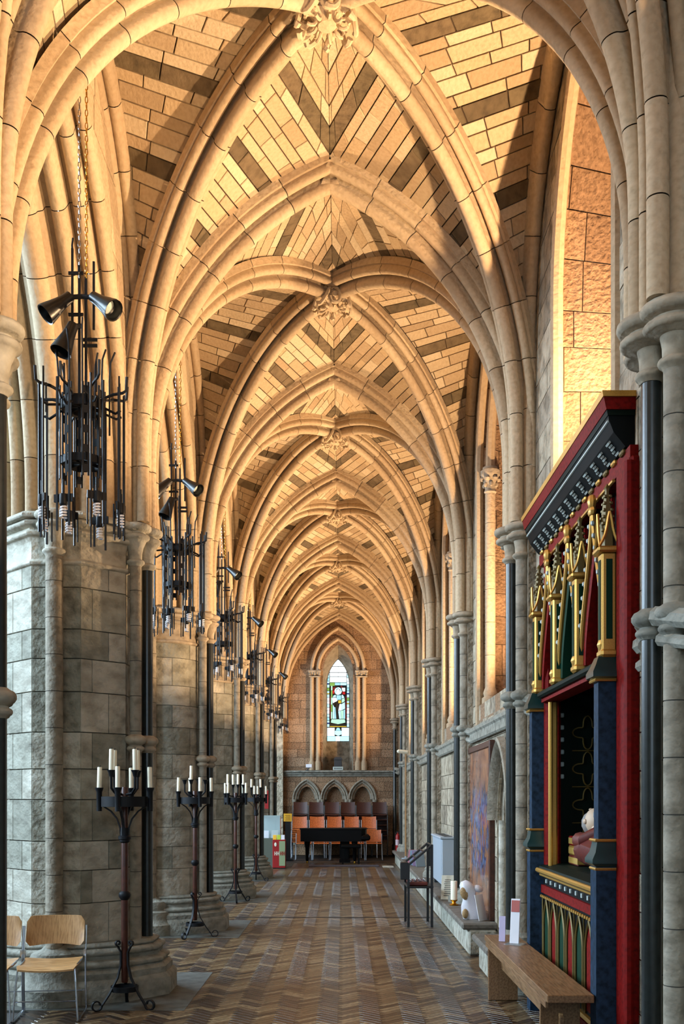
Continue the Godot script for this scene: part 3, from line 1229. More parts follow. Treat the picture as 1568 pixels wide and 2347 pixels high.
func build_end_wall():
	var root = thing("wall_end", "ashlar end wall round the stained glass window", "wall", Vector3.ZERO, 0.0, "", "structure")
	var d = 29.8
	var back = MB.new()
	var stones = []
	var X0 = -1.95
	var cx = -0.14
	var f = Transform3D(Basis(Vector3.RIGHT, Vector3.UP, Vector3(0, 0, 1)), V(X0, 0, d + 0.03))
	var holes = [pointed(cx - X0, 0.44, 2.47, 5.3, 6.12)]
	var ac = [-1.05, -0.24, 0.57]
	for c in ac:
		holes.append(pointed(c - X0, 0.29, 0.4, 1.62, 2.0))
	ashlar(f, 3.72, 0.0, 7.5, [0.24, 0.2, 0.27], 0.46, holes, mt.rough_wall, stones, back)
	lay(stones, holder("masonry", root), 300)
	part("wall_core", back, mt.pier_mortar, root)
	# ledge and blind arcade
	var m = MB.new()
	m.cbox(V(-0.12, 2.43, d - 0.06), Vector3(3.55, 0.06, 0.18), 0.015)
	m.tube([V(-1.85, 2.37, d - 0.05), V(1.6, 2.37, d - 0.05)], 0.04, 8)
	m.tube([V(-1.85, 2.31, d - 0.02), V(1.6, 2.31, d - 0.02)], 0.028, 8)
	part("ledge", m, mt.base, root)
	for c in ac:
		var b = MB.new()
		b.box(V(c, 1.1, d + 0.22), Vector3(0.9, 2.3, 0.04))
		part("niche_back", b, mt.rough_wall[1], root)
		for e in 2:
			var sg = 1.0 if e == 0 else -1.0
			var a = arch(V(c + sg * 0.42, 0, d), V(c, 0, d), 1.62, 0.0, 2.22, 10)
			var hm = MB.new()
			var cs = signf(a.side.z)
			sweep_arch(hm, a, [Vector2(-0.02 * cs, 0.0), Vector2(0.06 * cs, 0.0), Vector2(0.075 * cs, 0.03), Vector2(0.05 * cs, 0.06), Vector2(0.01 * cs, 0.07), Vector2(0.05 * cs, 0.09), Vector2(0.03 * cs, 0.12), Vector2(-0.02 * cs, 0.13), Vector2(-0.02 * cs, 0.17), Vector2(-0.25 * cs, 0.2)], 0.0, a.length(), 0.12)
			part("niche_arch", hm, mt.shaft, root)
			var sh = MB.new()
			sh.lathe([Vector2(0.04, 0.3), Vector2(0.04, 1.5), Vector2(0.07, 1.56), Vector2(0.075, 1.62)], V(c + sg * 0.36, 0, d - 0.02), 10)
			part("niche_shaft", sh, mt.shaft, root)
	# window: two moulded orders with capitals
	for e in 2:
		var sg = 1.0 if e == 0 else -1.0
		for q in [[0.78, 0.055, 6.32, 0.05], [0.60, 0.055, 6.2, 0.03]]:
			var a = arch(V(cx + sg * q[0], 0, d - q[3]), V(cx, 0, d - q[3]), 5.36, 0.0, q[2] + (0.3 if q[0] > 0.7 else 0.1), 12)
			var hm = MB.new()
			sweep_arch(hm, a, arc2(0, 0.02, q[1], 0, 360, 10), 0.0, a.length(), 0.12)
			part("window_order", hm, mt.rib[0], root)
			var sh = MB.new()
			sh.lathe([Vector2(0.09, 2.47), Vector2(0.09, 2.68), Vector2(0.075, 2.72), Vector2(q[1], 2.76), Vector2(q[1], 5.16)], V(cx + sg * (q[0] - 0.02), 0, d - q[3]), 12)
			part("window_shaft", sh, mt.rib[1], root)
		var cp = MB.new()
		cp.cbox(V(cx + sg * 0.68, 5.33, d - 0.06), Vector3(0.38, 0.07, 0.2), 0.015)
		cp.cbox(V(cx + sg * 0.68, 5.18, d - 0.04), Vector3(0.34, 0.035, 0.17), 0.01)
		for i in 5:
			cp.blob(V(cx + sg * (0.54 + 0.07 * i), 5.26 + 0.02 * (i % 2), d - 0.12), Vector3(0.045, 0.05, 0.05), Basis.IDENTITY, 8)
		part("window_capital", cp, mt.cap, root)
	# deep splay to the glass
	var sp = MB.new()
	for e in 2:
		var sg = 1.0 if e == 0 else -1.0
		var A = arch(V(cx + sg * 0.46, 0, d - 0.0), V(cx, 0, d), 2.47, 2.83, 6.14, 12)
		var B = arch(V(cx + sg * 0.335, 0, d + 0.5), V(cx, 0, d + 0.5), 2.47, 2.55, 5.78, 12)
		var ra = []
		var rb = []
		for i in 20:
			ra.append(A.at(A.length() * i / 19.0))
			rb.append(B.at(B.length() * i / 19.0))
		sp.grid([ra, rb])
	sp.box(V(cx, 2.9, d + 0.55), Vector3(1.2, 0.9, 0.06))
	sp.box(V(cx, 2.45, d + 0.25), Vector3(1.0, 0.04, 0.6))
	part("window_splay", sp, mt.wall[3], root)
	var bk = MB.new()
	bk.box(V(-0.1, 4, d + 0.9), Vector3(4.4, 8.4, 0.1))
	part("outer_skin", bk, mt.cove, root)
	build_stained_glass(cx, d + 0.48)
	# corner shafts
	var cs = MB.new()
	var cap = MB.new()
	cs.lathe([Vector2(0.075, 0.0), Vector2(0.075, 0.3), Vector2(0.05, 0.35), Vector2(0.05, 3.7)], V(1.5, 0, d - 0.12), 12)
	shaft_capital(cap, V(1.5, 0, d - 0.12), 0.05)
	part("corner_shaft", cs, mt.marble, root)
	part("corner_capital", cap, mt.cap, root)
	var gs = MB.new()
	gs.box(V(-1.9, 2.0, d - 0.12), Vector3(0.34, 4.0, 0.3))
	part("corner_pier", gs, mt.wall[2], root)

func build_stained_glass(cx, d):
	var root = thing("window_1", "lancet of stained glass with a robed figure, at the aisle's end", "window", Vector3.ZERO, 0.0, "", "structure")
	var H0 = 3.34
	var col = {"sky": glow(Color(0.72, 0.93, 0.98), 1.5), "white": glow(Color(0.95, 0.99, 1.0), 1.9), "red": glow(Color(0.55, 0.03, 0.04), 0.8), "ruby": glow(Color(0.85, 0.08, 0.08), 0.9), "blue": glow(Color(0.12, 0.22, 0.62), 0.8), "gold": glow(Color(0.92, 0.78, 0.22), 1.0),
		"green": glow(Color(0.55, 0.75, 0.35), 1.0), "deep": glow(Color(0.02, 0.09, 0.07), 0.35), "pale": glow(Color(0.70, 0.90, 0.80), 1.3), "black": glow(Color(0.02, 0.03, 0.03), 0.2), "teal": glow(Color(0.62, 0.85, 0.90), 1.3)}
	var frame = Transform3D(Basis.IDENTITY, Vector3(cx, 0, -d))
	var lead = MB.new()
	var outline = pointed(0, 0.325, H0, 5.02, 5.76, 12)
	lead.prism(outline, Transform3D(Basis.IDENTITY, Vector3(cx, 0, -d - 0.02)), 0.01)
	part("leading", lead, mt.lead, root)
	var k = [0.0]
	var put = func(poly, c):
		var clipped = Geometry2D.intersect_polygons(poly, outline)
		for p in clipped:
			if absf(area(p)) < 0.0003:
				continue
			var sh = Geometry2D.offset_polygon(p, -0.004)
			if sh.is_empty():
				continue
			var m = MB.new()
			k[0] += 0.00005
			m.prism(sh[0], Transform3D(Basis.IDENTITY, Vector3(cx, 0, -d + k[0])), 0.01)
			part("pane", m, col[c], root)
	var rect = func(x0, y0, x1, y1): return PackedVector2Array([Vector2(x0, y0), Vector2(x1, y0), Vector2(x1, y1), Vector2(x0, y1)])
	# border quarries
	var order = ["sky", "white", "gold", "sky", "white", "blue", "sky", "green", "white", "sky", "teal", "white"]
	var i = 0
	var y = H0 + 0.42
	while y < 5.55:
		for sx in [-1.0, 1.0]:
			var c = order[(i * 5 + (3 if sx > 0 else 0)) % 12]
			var bh = 0.03 if c in ["blue", "gold"] else 0.09
			put.call(rect.call(minf(sx * 0.325, sx * 0.258), y, maxf(sx * 0.325, sx * 0.258), y + bh), c)
			if bh < 0.05:
				put.call(rect.call(minf(sx * 0.325, sx * 0.258), y + bh, maxf(sx * 0.325, sx * 0.258), y + 0.09), "sky")
		i += 1
		y += 0.097
	# bottom panels and the shield
	put.call(rect.call(-0.325, H0, -0.08, H0 + 0.15), "sky")
	put.call(rect.call(-0.08, H0, 0.06, H0 + 0.15), "white")
	put.call(rect.call(0.06, H0, 0.325, H0 + 0.15), "sky")
	put.call(rect.call(-0.325, H0 + 0.15, -0.1, H0 + 0.40), "white")
	put.call(rect.call(0.1, H0 + 0.15, 0.325, H0 + 0.40), "white")
	put.call(PackedVector2Array([Vector2(-0.1, H0 + 0.2), Vector2(0.0, H0 + 0.15), Vector2(0.1, H0 + 0.2), Vector2(0.1, H0 + 0.31), Vector2(-0.1, H0 + 0.31)]), "sky")
	put.call(PackedVector2Array([Vector2(-0.08, H0 + 0.31), Vector2(0.08, H0 + 0.31), Vector2(0.04, H0 + 0.40), Vector2(-0.04, H0 + 0.40)]), "teal")
	put.call(rect.call(-0.25, H0 + 0.42, 0.25, H0 + 0.45), "gold")
	put.call(rect.call(-0.25, H0 + 0.45, 0.25, H0 + 0.53), "deep")
	# ground under the feet
	put.call(PackedVector2Array([Vector2(-0.22, H0 + 0.55), Vector2(0.0, H0 + 0.5), Vector2(0.22, H0 + 0.55), Vector2(0.2, H0 + 0.65), Vector2(-0.2, H0 + 0.65)]), "pale")
	# figure in pale robes on a ruby ground
	var pg = func(pts, c):
		var poly = PackedVector2Array()
		for q in pts:
			poly.append(Vector2(q[0], H0 + q[1]))
		put.call(poly, c)
	for sx in [-1.0, 1.0]:
		for j in 4:
			put.call(rect.call(minf(sx * 0.25, sx * 0.218), H0 + 0.66 + j * 0.17, maxf(sx * 0.25, sx * 0.218), H0 + 0.83 + j * 0.17), "red")
	for j in 5:
		put.call(rect.call(-0.215, H0 + 0.66 + j * 0.21, -0.165, H0 + 0.87 + j * 0.21), "green" if j % 2 else "pale")
	pg.call([[-0.16, 0.66], [-0.10, 0.66], [-0.12, 1.02], [-0.16, 1.1]], "sky")
	pg.call([[-0.10, 0.66], [-0.05, 0.66], [-0.08, 1.0], [-0.12, 1.02]], "teal")
	pg.call([[-0.05, 0.66], [0.03, 0.66], [-0.03, 0.85], [0.03, 1.1], [-0.05, 1.16], [-0.08, 1.0]], "black")
	pg.call([[0.03, 0.66], [0.09, 0.66], [0.07, 0.9], [0.0, 0.88]], "sky")
	pg.call([[0.09, 0.66], [0.15, 0.66], [0.16, 0.92], [0.07, 0.9]], "pale")
	pg.call([[0.15, 0.66], [0.21, 0.66], [0.21, 0.95], [0.16, 0.92]], "teal")
	pg.call([[0.0, 0.89], [0.1, 0.91], [0.1, 1.1], [0.04, 1.1]], "white")
	pg.call([[0.1, 0.91], [0.21, 0.96], [0.2, 1.16], [0.1, 1.1]], "sky")
	pg.call([[0.0, 1.12], [0.09, 1.12], [0.09, 1.21], [0.0, 1.21]], "gold")
	pg.call([[0.1, 1.12], [0.2, 1.18], [0.19, 1.28], [0.1, 1.24]], "pale")
	pg.call([[-0.16, 1.12], [-0.06, 1.17], [-0.01, 1.2], [-0.06, 1.29], [-0.17, 1.28]], "white")
	pg.call([[-0.17, 1.29], [-0.06, 1.3], [-0.06, 1.37], [-0.13, 1.36]], "sky")
	pg.call([[-0.05, 1.22], [0.09, 1.22], [0.09, 1.36], [-0.05, 1.36]], "teal")
	pg.call([[0.1, 1.25], [0.19, 1.29], [0.14, 1.37], [0.1, 1.37]], "sky")
	pg.call([[-0.17, 1.4], [-0.11, 1.4], [-0.1, 1.5], [-0.17, 1.5]], "ruby")
	pg.call([[-0.17, 1.51], [-0.1, 1.51], [-0.06, 1.6], [-0.17, 1.6]], "red")
	pg.call([[0.13, 1.38], [0.21, 1.38], [0.21, 1.46], [0.12, 1.46]], "ruby")
	pg.call([[0.13, 1.47], [0.21, 1.47], [0.21, 1.58], [0.1, 1.58]], "white")
	pg.call([[0.08, 1.58], [0.14, 1.58], [0.12, 1.64], [0.07, 1.64]], "red")
	for j in 8:
		var a0 = TAU * j / 8.0
		var a1 = TAU * (j + 1) / 8.0
		pg.call([[cos(a0) * 0.06, 1.48 + sin(a0) * 0.075], [cos(a0) * 0.115, 1.48 + sin(a0) * 0.12], [cos(a1) * 0.115, 1.48 + sin(a1) * 0.12], [cos(a1) * 0.06, 1.48 + sin(a1) * 0.075]], "white" if j % 2 else "sky")
	var face = PackedVector2Array()
	for j in 12:
		face.append(Vector2(cos(TAU * j / 12.0) * 0.055, H0 + 1.46 + sin(TAU * j / 12.0) * 0.085))
	put.call(face, "white")
	put.call(rect.call(-0.25, H0 + 1.63, -0.1, H0 + 1.73), "green")
	put.call(rect.call(-0.1, H0 + 1.65, 0.06, H0 + 1.73), "teal")
	put.call(rect.call(0.06, H0 + 1.65, 0.25, H0 + 1.73), "sky")
	# canopy lights
	for q in [[1.74, 1.9], [1.91, 2.02], [2.03, 2.2], [2.21, 2.42]]:
		put.call(rect.call(-0.25, H0 + q[0], 0.0, H0 + q[1]), "white")
		put.call(rect.call(0.0, H0 + q[0], 0.25, H0 + q[1]), "white")

func build_uplights():
	# one warm floodlight on every window sill of the aisle wall
	var names = ["of the window beside the camera", "above the painted tomb", "in the window over the large painting", "in the third window bay", "in the fourth window bay", "in the fifth window bay", "in the window nearest the end wall"]
	for k in range(0, 7):
		var mid = (PZ[k] + PZ[k + 1]) * 0.5
		var sill = window_sill(k)
		var at = V(2.3, sill - 0.09, mid)
		var root = thing("floodlight", "small warm uplighter on the sill " + names[k], "lamp", at, 0.0, "sill uplighters")
		var m = MB.new()
		m.cbox(Vector3(0.06, 0.0, 0), Vector3(0.12, 0.14, 0.26), 0.01, Basis(Vector3(0, 0, 1), -0.5))
		part("housing", m, mt.black, root)
		m = MB.new()
		m.box(Vector3(0.04, -0.085, 0), Vector3(0.14, 0.02, 0.1))
		part("bracket", m, mt.black, root)
		m = MB.new()
		m.box(Vector3(-0.004, 0.035, 0), Vector3(0.008, 0.11, 0.23), Basis(Vector3(0, 0, 1), -0.5))
		part("lamp_face", m, glow(Color(1.0, 0.72, 0.42), 6.0), root)
		var l = SpotLight3D.new()
		l.name = "flood_beam"
		l.light_color = Color(1.0, 0.82, 0.62)
		l.light_energy = 39.0 if k == 1 else 45.0
		l.spot_angle = 68.0
		l.spot_angle_attenuation = 1.0
		l.spot_range = 40.0
		l.light_size = 0.04
		l.shadow_enabled = true
		root.add_child(l)
		l.look_at_from_position(at + Vector3(-0.03, 0.05, 0), at + Vector3(-0.95, 0.85, 0.0))

# ---------------------------------------------------------------- things
func build_things():
	build_bench_stone()
	build_tomb()
	build_chandeliers()
	build_candelabra()
	build_near_chairs()
	build_wood_bench()
	build_wall_side()
	build_far_end()

func build_bench_stone():
	for q in [["long moulded stone bench running along the aisle wall", 10.75, 26.0], ["short stub of stone bench behind the oak bench", 8.9, 9.95]]:
		var root = thing("stone_bench", q[0], "bench", V(1.44, 0, q[1]), 0.0, "", "structure")
		var d = 0.0
		var len = q[2] - q[1]
		var n = maxi(1, int(round(len / 1.5)))
		for i in n:
			var m = MB.new()
			m.cbox(Vector3(0.0, 0.305, -(i + 0.5) * len / n), Vector3(0.38, 0.07, len / n - 0.006), 0.018)
			part("slab", m, mt.bench_top, root)
			m = MB.new()
			m.cbox(Vector3(0.03, 0.136, -(i + 0.5) * len / n), Vector3(0.3, 0.268, len / n - 0.006), 0.02)
			part("block", m, mt.pier[i % 4], root)

func build_tomb():
	var base = V(1.75, 0, 6.95)
	var root = thing("painted_tomb", "tall gothic wall tomb painted red, blue, green and gold", "tomb", base)
	var S = func(x, y, d): return V(x, y, d) - base
	var span = func(m, x0, x1, y0, y1, d0, d1): m.box(S.call((x0 + x1) * 0.5, (y0 + y1) * 0.5, (d0 + d1) * 0.5), Vector3(x1 - x0, y1 - y0, d1 - d0))
	var m
	# cornice
	var run = func(prof, mat_, called, d0, d1, parent):
		var mm = MB.new()
		var f = Transform3D(Basis(Vector3.RIGHT, Vector3.UP, Vector3(0, 0, 1)), S.call(0, 0, d0))
		mm.prism(PackedVector2Array(prof), f, d1 - d0)
		return part(called, mm, mat_, parent)
	var cornice = run.call([Vector2(1.455, 3.80), Vector2(1.655, 3.80), Vector2(1.655, 3.868), Vector2(1.44, 3.868)], mt.red, "cornice", 5.66, 8.22, root)
	run.call([Vector2(1.435, 3.868), Vector2(1.655, 3.868), Vector2(1.655, 3.90), Vector2(1.43, 3.90)], mt.gold, "gilt_fillet", 5.65, 8.23, cornice)
	run.call([Vector2(1.465, 3.77), Vector2(1.655, 3.77), Vector2(1.655, 3.80), Vector2(1.46, 3.80)], mt.dark_green, "green_fillet", 5.67, 8.21, cornice)
	var cove = run.call([Vector2(1.475, 3.745), Vector2(1.50, 3.68), Vector2(1.565, 3.60), Vector2(1.655, 3.59), Vector2(1.655, 3.77), Vector2(1.47, 3.77)], mt.cove, "cove", 5.68, 8.2, root)
	m = MB.new()
	m.tube([S.call(1.474, 3.745, 5.69), S.call(1.474, 3.745, 8.19)], 0.008, 6)
	part("pale_line", m, mt.pale, cove)
	for i in 13:
		var d = 5.82 + i * 0.185
		m = MB.new()
		var b = Basis(Vector3(0, 0, 1), -0.75)
		for q in [[0.0, 0.038, 0.06, 0.014], [-0.02, 0.018, 0.014, 0.03], [0.0, 0.0, 0.05, 0.014], [0.02, -0.018, 0.014, 0.03], [0.0, -0.038, 0.06, 0.014]]:
			m.box(S.call(1.533 - 0.7 * q[1], 3.635 + 0.7 * q[1], d + q[0] * 0.6), Vector3(0.012, q[3], q[2]), b)
		part("emblem", m, mt.pale, cove)
	var frieze = run.call([Vector2(1.575, 3.50), Vector2(1.655, 3.50), Vector2(1.655, 3.59), Vector2(1.575, 3.59)], mt.red, "frieze", 5.62, 8.22, root)
	for i in 14:
		m = MB.new()
		m.cbox(S.call(1.57, 3.585, 5.75 + i * 0.178), Vector3(0.03, 0.03, 0.075), 0.008)
		part("gilt_bead", m, mt.gold if i % 2 else mt.old_gold, frieze)
	m = MB.new()
	m.tube([S.call(1.572, 3.495, 5.95), S.call(1.572, 3.495, 8.0)], 0.011, 6)
	part("gilt_line", m, mt.gold, frieze)
	# red frame at both ends
	m = MB.new()
	m.cbox(S.call(1.62, 1.77, 5.755), Vector3(0.1, 3.54, 0.30), 0.02)
	m.tube([S.call(1.57, 0.02, 5.62), S.call(1.57, 3.5, 5.62)], 0.028, 8)
	part("red_jamb", m, mt.red, root)
	m = MB.new()
	m.cbox(S.call(1.62, 1.77, 7.93), Vector3(0.12, 3.46, 0.09), 0.02)
	part("red_jamb", m, mt.red, root)
	# recess lining
	var lining = MB.new()
	span.call(lining, 1.66, 2.26, 0.0, 3.7, 7.96, 8.04)
	span.call(lining, 2.22, 2.28, 0.0, 3.7, 5.8, 8.04)
	span.call(lining, 1.66, 2.26, 0.0, 3.7, 5.78, 5.86)
	span.call(lining, 1.66, 2.26, 3.45, 3.5, 5.8, 8.04)
	var lin = part("recess_lining", lining, mt.dark_green, root)
	for c in [[1.60, 1.90], [1.32, 1.90], [1.88, 1.90], [2.16, 1.90], [1.46, 2.1], [1.74, 2.1], [2.02, 2.1]]:
		m = MB.new()
		var pts = []
		for i in 49:
			var t = TAU * i / 48.0
			var r = 0.095 + 0.035 * cos(4.0 * t)
			pts.append(S.call(c[1] + r * cos(t) * 0.9, c[0] + r * sin(t), 7.953))
		m.tube(pts, 0.006, 5, false)
		part("gilt_quatrefoil", m, mt.old_gold, lin)
	for i in 3:
		m = MB.new()
		m.tube([S.call(1.78, 1.46 + i * 0.28, 7.955), S.call(2.05, 1.46 + i * 0.28, 7.955)], 0.005, 5)
		part("gilt_bar", m, mt.old_gold, lin)
	for i in 6:
		m = MB.new()
		m.cbox(S.call(1.70, 1.82 + i * 0.095, 7.95), Vector3(0.03, 0.035, 0.02), 0.006)
		part("pale_stud", m, mt.pale, lin)
	# gilt colonnette
	m = MB.new()
	m.cbox(S.call(1.605, 1.76, 7.80), Vector3(0.05, 1.26, 0.05), 0.012)
	m.tube([S.call(1.575, 1.14, 7.77), S.call(1.575, 2.38, 7.77)], 0.018, 8)
	part("gilt_colonnette", m, mt.gold, root)
	# canopy: beam, three bays of ogee arches
	m = MB.new()
	m.cbox(S.call(1.585, 2.445, 6.95), Vector3(0.17, 0.05, 1.95), 0.015)
	var beam = part("canopy_beam", m, mt.dark_green, root)
	m = MB.new()
	m.box(S.call(1.6, 2.405, 6.95), Vector3(0.13, 0.03, 1.95))
	part("red_fillet", m, mt.red, beam)
	var pin = [5.955, 6.64, 7.33, 8.02]
	for i in 3:
		var a = pin[i]
		var b = pin[i + 1]
		var mid = (a + b) * 0.5
		m = MB.new()
		m.box(S.call(1.66, 3.0, mid), Vector3(0.03, 1.0, b - a))
		var canopy = part("canopy_panel", m, mt.cove, root)
		for sg in [-1.0, 1.0]:
			var pts = []
			var inner = []
			for j in 13:
				var t = j / 12.0
				var w = (b - a) * 0.5 - 0.03
				var off = w * (1.0 - t * t * (3.0 - 2.0 * t))
				pts.append(S.call(1.535, 2.5 + 0.98 * t, mid + sg * off))
				inner.append(S.call(1.60, 2.5 + 0.92 * t, mid + sg * maxf(0.0, off - 0.05)))
			m = MB.new()
			m.tube(pts, 0.016, 7)
			part("ogee_moulding", m, mt.gold, canopy)
			m = MB.new()
			m.strip(inner, 0.055, 0.03, Vector3.RIGHT)
			part("ogee_soffit", m, mt.red if (sg > 0) == (i % 2 == 0) else mt.green, canopy)
			m = MB.new()
			for j in range(2, 12):
				m.blob(pts[j] + Vector3(-0.012, 0.012, -sg * 0.02), Vector3(0.014, 0.018, 0.014), Basis.IDENTITY, 6)
			part("crockets", m, mt.pale, canopy).set_meta("kind", "stuff")
		for j in 4:
			m = MB.new()
			var dd = lerpf(a + 0.1, b - 0.1, j / 3.0)
			m.box(S.call(1.64, 3.12, dd), Vector3(0.03, 0.7, 0.035))
			part("tracery_bar", m, [mt.blue, mt.red, mt.green, mt.old_gold][j], canopy)
		m = MB.new()
		m.blob(S.call(1.53, 3.47, mid), Vector3(0.03, 0.05, 0.04), Basis.IDENTITY, 8)
		m.blob(S.call(1.53, 3.41, mid), Vector3(0.025, 0.03, 0.06), Basis.IDENTITY, 8)
		part("finial", m, mt.gold, canopy)
	for i in 4:
		var d = pin[i]
		m = MB.new()
		m.cbox(S.call(1.535, 2.78, d), Vector3(0.085, 0.58, 0.10), 0.01)
		var p = part("pinnacle", m, mt.gold, root)
		m = MB.new()
		m.box(S.call(1.4915, 2.80, d), Vector3(0.006, 0.46, 0.045))
		m.box(S.call(1.535, 2.80, d - 0.0515), Vector3(0.036, 0.46, 0.006))
		part("green_panel", m, mt.green, p)
		m = MB.new()
		m.cbox(S.call(1.535, 2.49, d), Vector3(0.10, 0.05, 0.12), 0.015)
		m.blob(S.call(1.51, 2.54, d), Vector3(0.035, 0.04, 0.05), Basis.IDENTITY, 8)
		part("corbel", m, mt.gold, p)
		m = MB.new()
		m.cbox(S.call(1.53, 3.085, d), Vector3(0.13, 0.035, 0.145), 0.01)
		part("ledge", m, mt.gold, p)
		m = MB.new()
		for sd in [-1.0, 1.0]:
			var g1 = []
			var g2 = []
			for j in 7:
				var t = j / 6.0
				var o = 0.06 * (1.0 - t) * (1.0 - 0.35 * sin(t * PI))
				g1.append(S.call(1.48, 3.10 + 0.2 * t, d + sd * o))
				g2.append(S.call(1.535 + sd * o, 3.10 + 0.2 * t, d - 0.06))
			m.tube(g1, 0.009, 5)
			m.tube(g2, 0.009, 5)
		part("gablet", m, mt.gold, p)
		m = MB.new()
		m.lathe([Vector2(0.045, 3.1), Vector2(0.04, 3.26), Vector2(0.012, 3.43), Vector2(0.02, 3.45), Vector2(0.0, 3.48)], S.call(1.535, 0, d), 6)
		for j in 6:
			for q in 4:
				var r = 0.046 - j * 0.005
				var ang = TAU * q / 4.0 + 0.78
				m.blob(S.call(1.535 + cos(ang) * r, 3.2 + j * 0.04, d + sin(ang) * r), Vector3(0.013, 0.012, 0.013), Basis.IDENTITY, 6)
		part("spirelet", m, mt.old_gold, p)
	# blue buttresses under the end pinnacles
	for d in [5.965, 8.04]:
		var rect = func(h): return [Vector2(1.525 - h - base.x, -d - base.z - h), Vector2(1.525 + h - base.x, -d - base.z - h), Vector2(1.525 + h - base.x, -d - base.z + h), Vector2(1.525 - h - base.x, -d - base.z + h)]
		m = MB.new()
		rings(m, rect.call(0.06), [Vector2(0.008, 0.0), Vector2(0.008, 1.28)])
		rings(m, rect.call(0.052), [Vector2(0.0, 1.28), Vector2(0.0, 2.35)])
		var bt = part("buttress", m, mt.blue, root)
		m = MB.new()
		rings(m, rect.call(0.06), [Vector2(0.008, 1.255), Vector2(0.035, 1.275), Vector2(0.035, 1.30), Vector2(0.012, 1.34), Vector2(0.0, 1.40)])
		part("set_off", m, mt.teal, bt)
		m = MB.new()
		rings(m, rect.call(0.06), [Vector2(0.0, 2.335), Vector2(0.03, 2.35), Vector2(0.03, 2.38), Vector2(0.01, 2.42), Vector2(-0.01, 2.47)])
		part("weathering", m, mt.teal, bt)
		for y in [1.235, 1.40, 2.325]:
			m = MB.new()
			rings(m, rect.call(0.06), [Vector2(0.012, y), Vector2(0.016, y + 0.008), Vector2(0.012, y + 0.016)])
			part("gilt_fillet", m, mt.gold, bt)
	# chest
	var chest = run.call([Vector2(1.50, 1.08), Vector2(2.22, 1.08), Vector2(2.22, 1.15), Vector2(1.62, 1.15), Vector2(1.52, 1.13)], mt.dark_green, "tomb_chest", 6.04, 7.96, root)
	m = MB.new()
	m.tube([S.call(1.505, 1.10, 6.05), S.call(1.505, 1.10, 7.93)], 0.018, 8)
	m.tube([S.call(1.53, 1.065, 6.05), S.call(1.53, 1.065, 7.93)], 0.012, 8)
	part("gilt_moulding", m, mt.gold, chest)
	m = MB.new()
	span.call(m, 1.555, 2.2, 0.0, 1.08, 6.04, 7.94)
	part("chest_body", m, mt.cove, chest)
	for i in 11:
		m = MB.new()
		m.box(S.call(1.55, 1.02, 6.15 + i * 0.165), Vector3(0.012, 0.028, 0.03))
		part("pale_mark", m, mt.pale, chest)
	m = MB.new()
	span.call(m, 1.535, 1.56, 0.925, 0.985, 6.05, 7.94)
	span.call(m, 1.535, 1.56, 0.17, 0.23, 6.05, 7.94)
	part("red_band", m, mt.red, chest)
	m = MB.new()
	for i in 30:
		m.blob(S.call(1.53, 0.90, 6.1 + i * 0.062), Vector3(0.012, 0.014, 0.025), Basis.IDENTITY, 6)
	span.call(m, 1.53, 1.56, 0.245, 0.275, 6.05, 7.94)
	part("gilt_beading", m, mt.gold, chest)
	for i in 7:
		var d = 6.17 + i * 0.27
		m = MB.new()
		m.prism(pointed(0, 0.085, 0.3, 0.70, 0.86), Transform3D(Basis(Vector3(0, 0, -1), Vector3.UP, Vector3.LEFT), S.call(1.552, 0, d)), 0.01)
		part("niche", m, mt.red if i % 2 else mt.green, chest)
		m = MB.new()
		for sg in [-1.0, 1.0]:
			var pts = [S.call(1.545, 0.28, d + sg * 0.105)]
			for j in 7:
				var t = j / 6.0
				pts.append(S.call(1.545, 0.66 + 0.22 * t, d + sg * 0.105 * (1.0 - t * t)))
			m.tube(pts, 0.009, 5)
			m.tube([S.call(1.545, 0.28, d + sg * 0.135), S.call(1.545, 0.89, d + sg * 0.135)], 0.007, 5)
		part("tracery", m, mt.old_gold, chest)
	# effigy and books
	var ef = thing("effigy", "reclining carved effigy in a red robe on the painted tomb", "statue", V(1.86, 1.152, 7.3))
	var rows = []
	var prof = [[0.13, 0.12, 0.09], [0.0, 0.22, 0.13], [-0.2, 0.23, 0.14], [-0.5, 0.2, 0.12], [-0.9, 0.19, 0.11], [-1.15, 0.2, 0.12], [-1.25, 0.14, 0.1], [-1.28, 0.02, 0.02]]
	for q in prof:
		var ring = PackedVector3Array()
		for j in 20:
			var a = TAU * j / 20.0
			var fold = 1.0 + (0.05 * sin(a * 7.0) if q[0] < -0.1 else 0.0)
			ring.append(Vector3(cos(a) * q[1] * fold, q[2] + sin(a) * q[2] * fold, -q[0]))
		rows.append(ring)
	m = MB.new()
	m.grid(rows, true)
	m.fan(rows[0], rows[1][0])
	for sg in [-1.0, 1.0]:
		m.tube([Vector3(sg * 0.17, 0.2, 0.0), Vector3(sg * 0.18, 0.2, 0.2), Vector3(sg * 0.08, 0.27, 0.24), Vector3(sg * 0.02, 0.28, 0.17)], [0.06, 0.06, 0.05, 0.028], 10)
	part("robe", m, mt.robe, ef)
	m = MB.new()
	m.blob(Vector3(0, 0.33, -0.22), Vector3(0.085, 0.10, 0.115), Basis.IDENTITY, 16)
	m.tube([Vector3(0, 0.28, -0.16), Vector3(0, 0.2, -0.02)], [0.055, 0.07], 10)
	m.blob(Vector3(0, 0.43, -0.215), Vector3(0.014, 0.022, 0.03), Basis.IDENTITY, 8)
	for sg in [-1.0, 1.0]:
		m.blob(Vector3(sg * 0.035, 0.415, -0.245), Vector3(0.016, 0.012, 0.011), Basis.IDENTITY, 8)
		m.blob(Vector3(sg * 0.086, 0.33, -0.22), Vector3(0.014, 0.02, 0.03), Basis.IDENTITY, 8)
	m.blob(Vector3(0, 0.415, -0.165), Vector3(0.028, 0.01, 0.01), Basis.IDENTITY, 8)
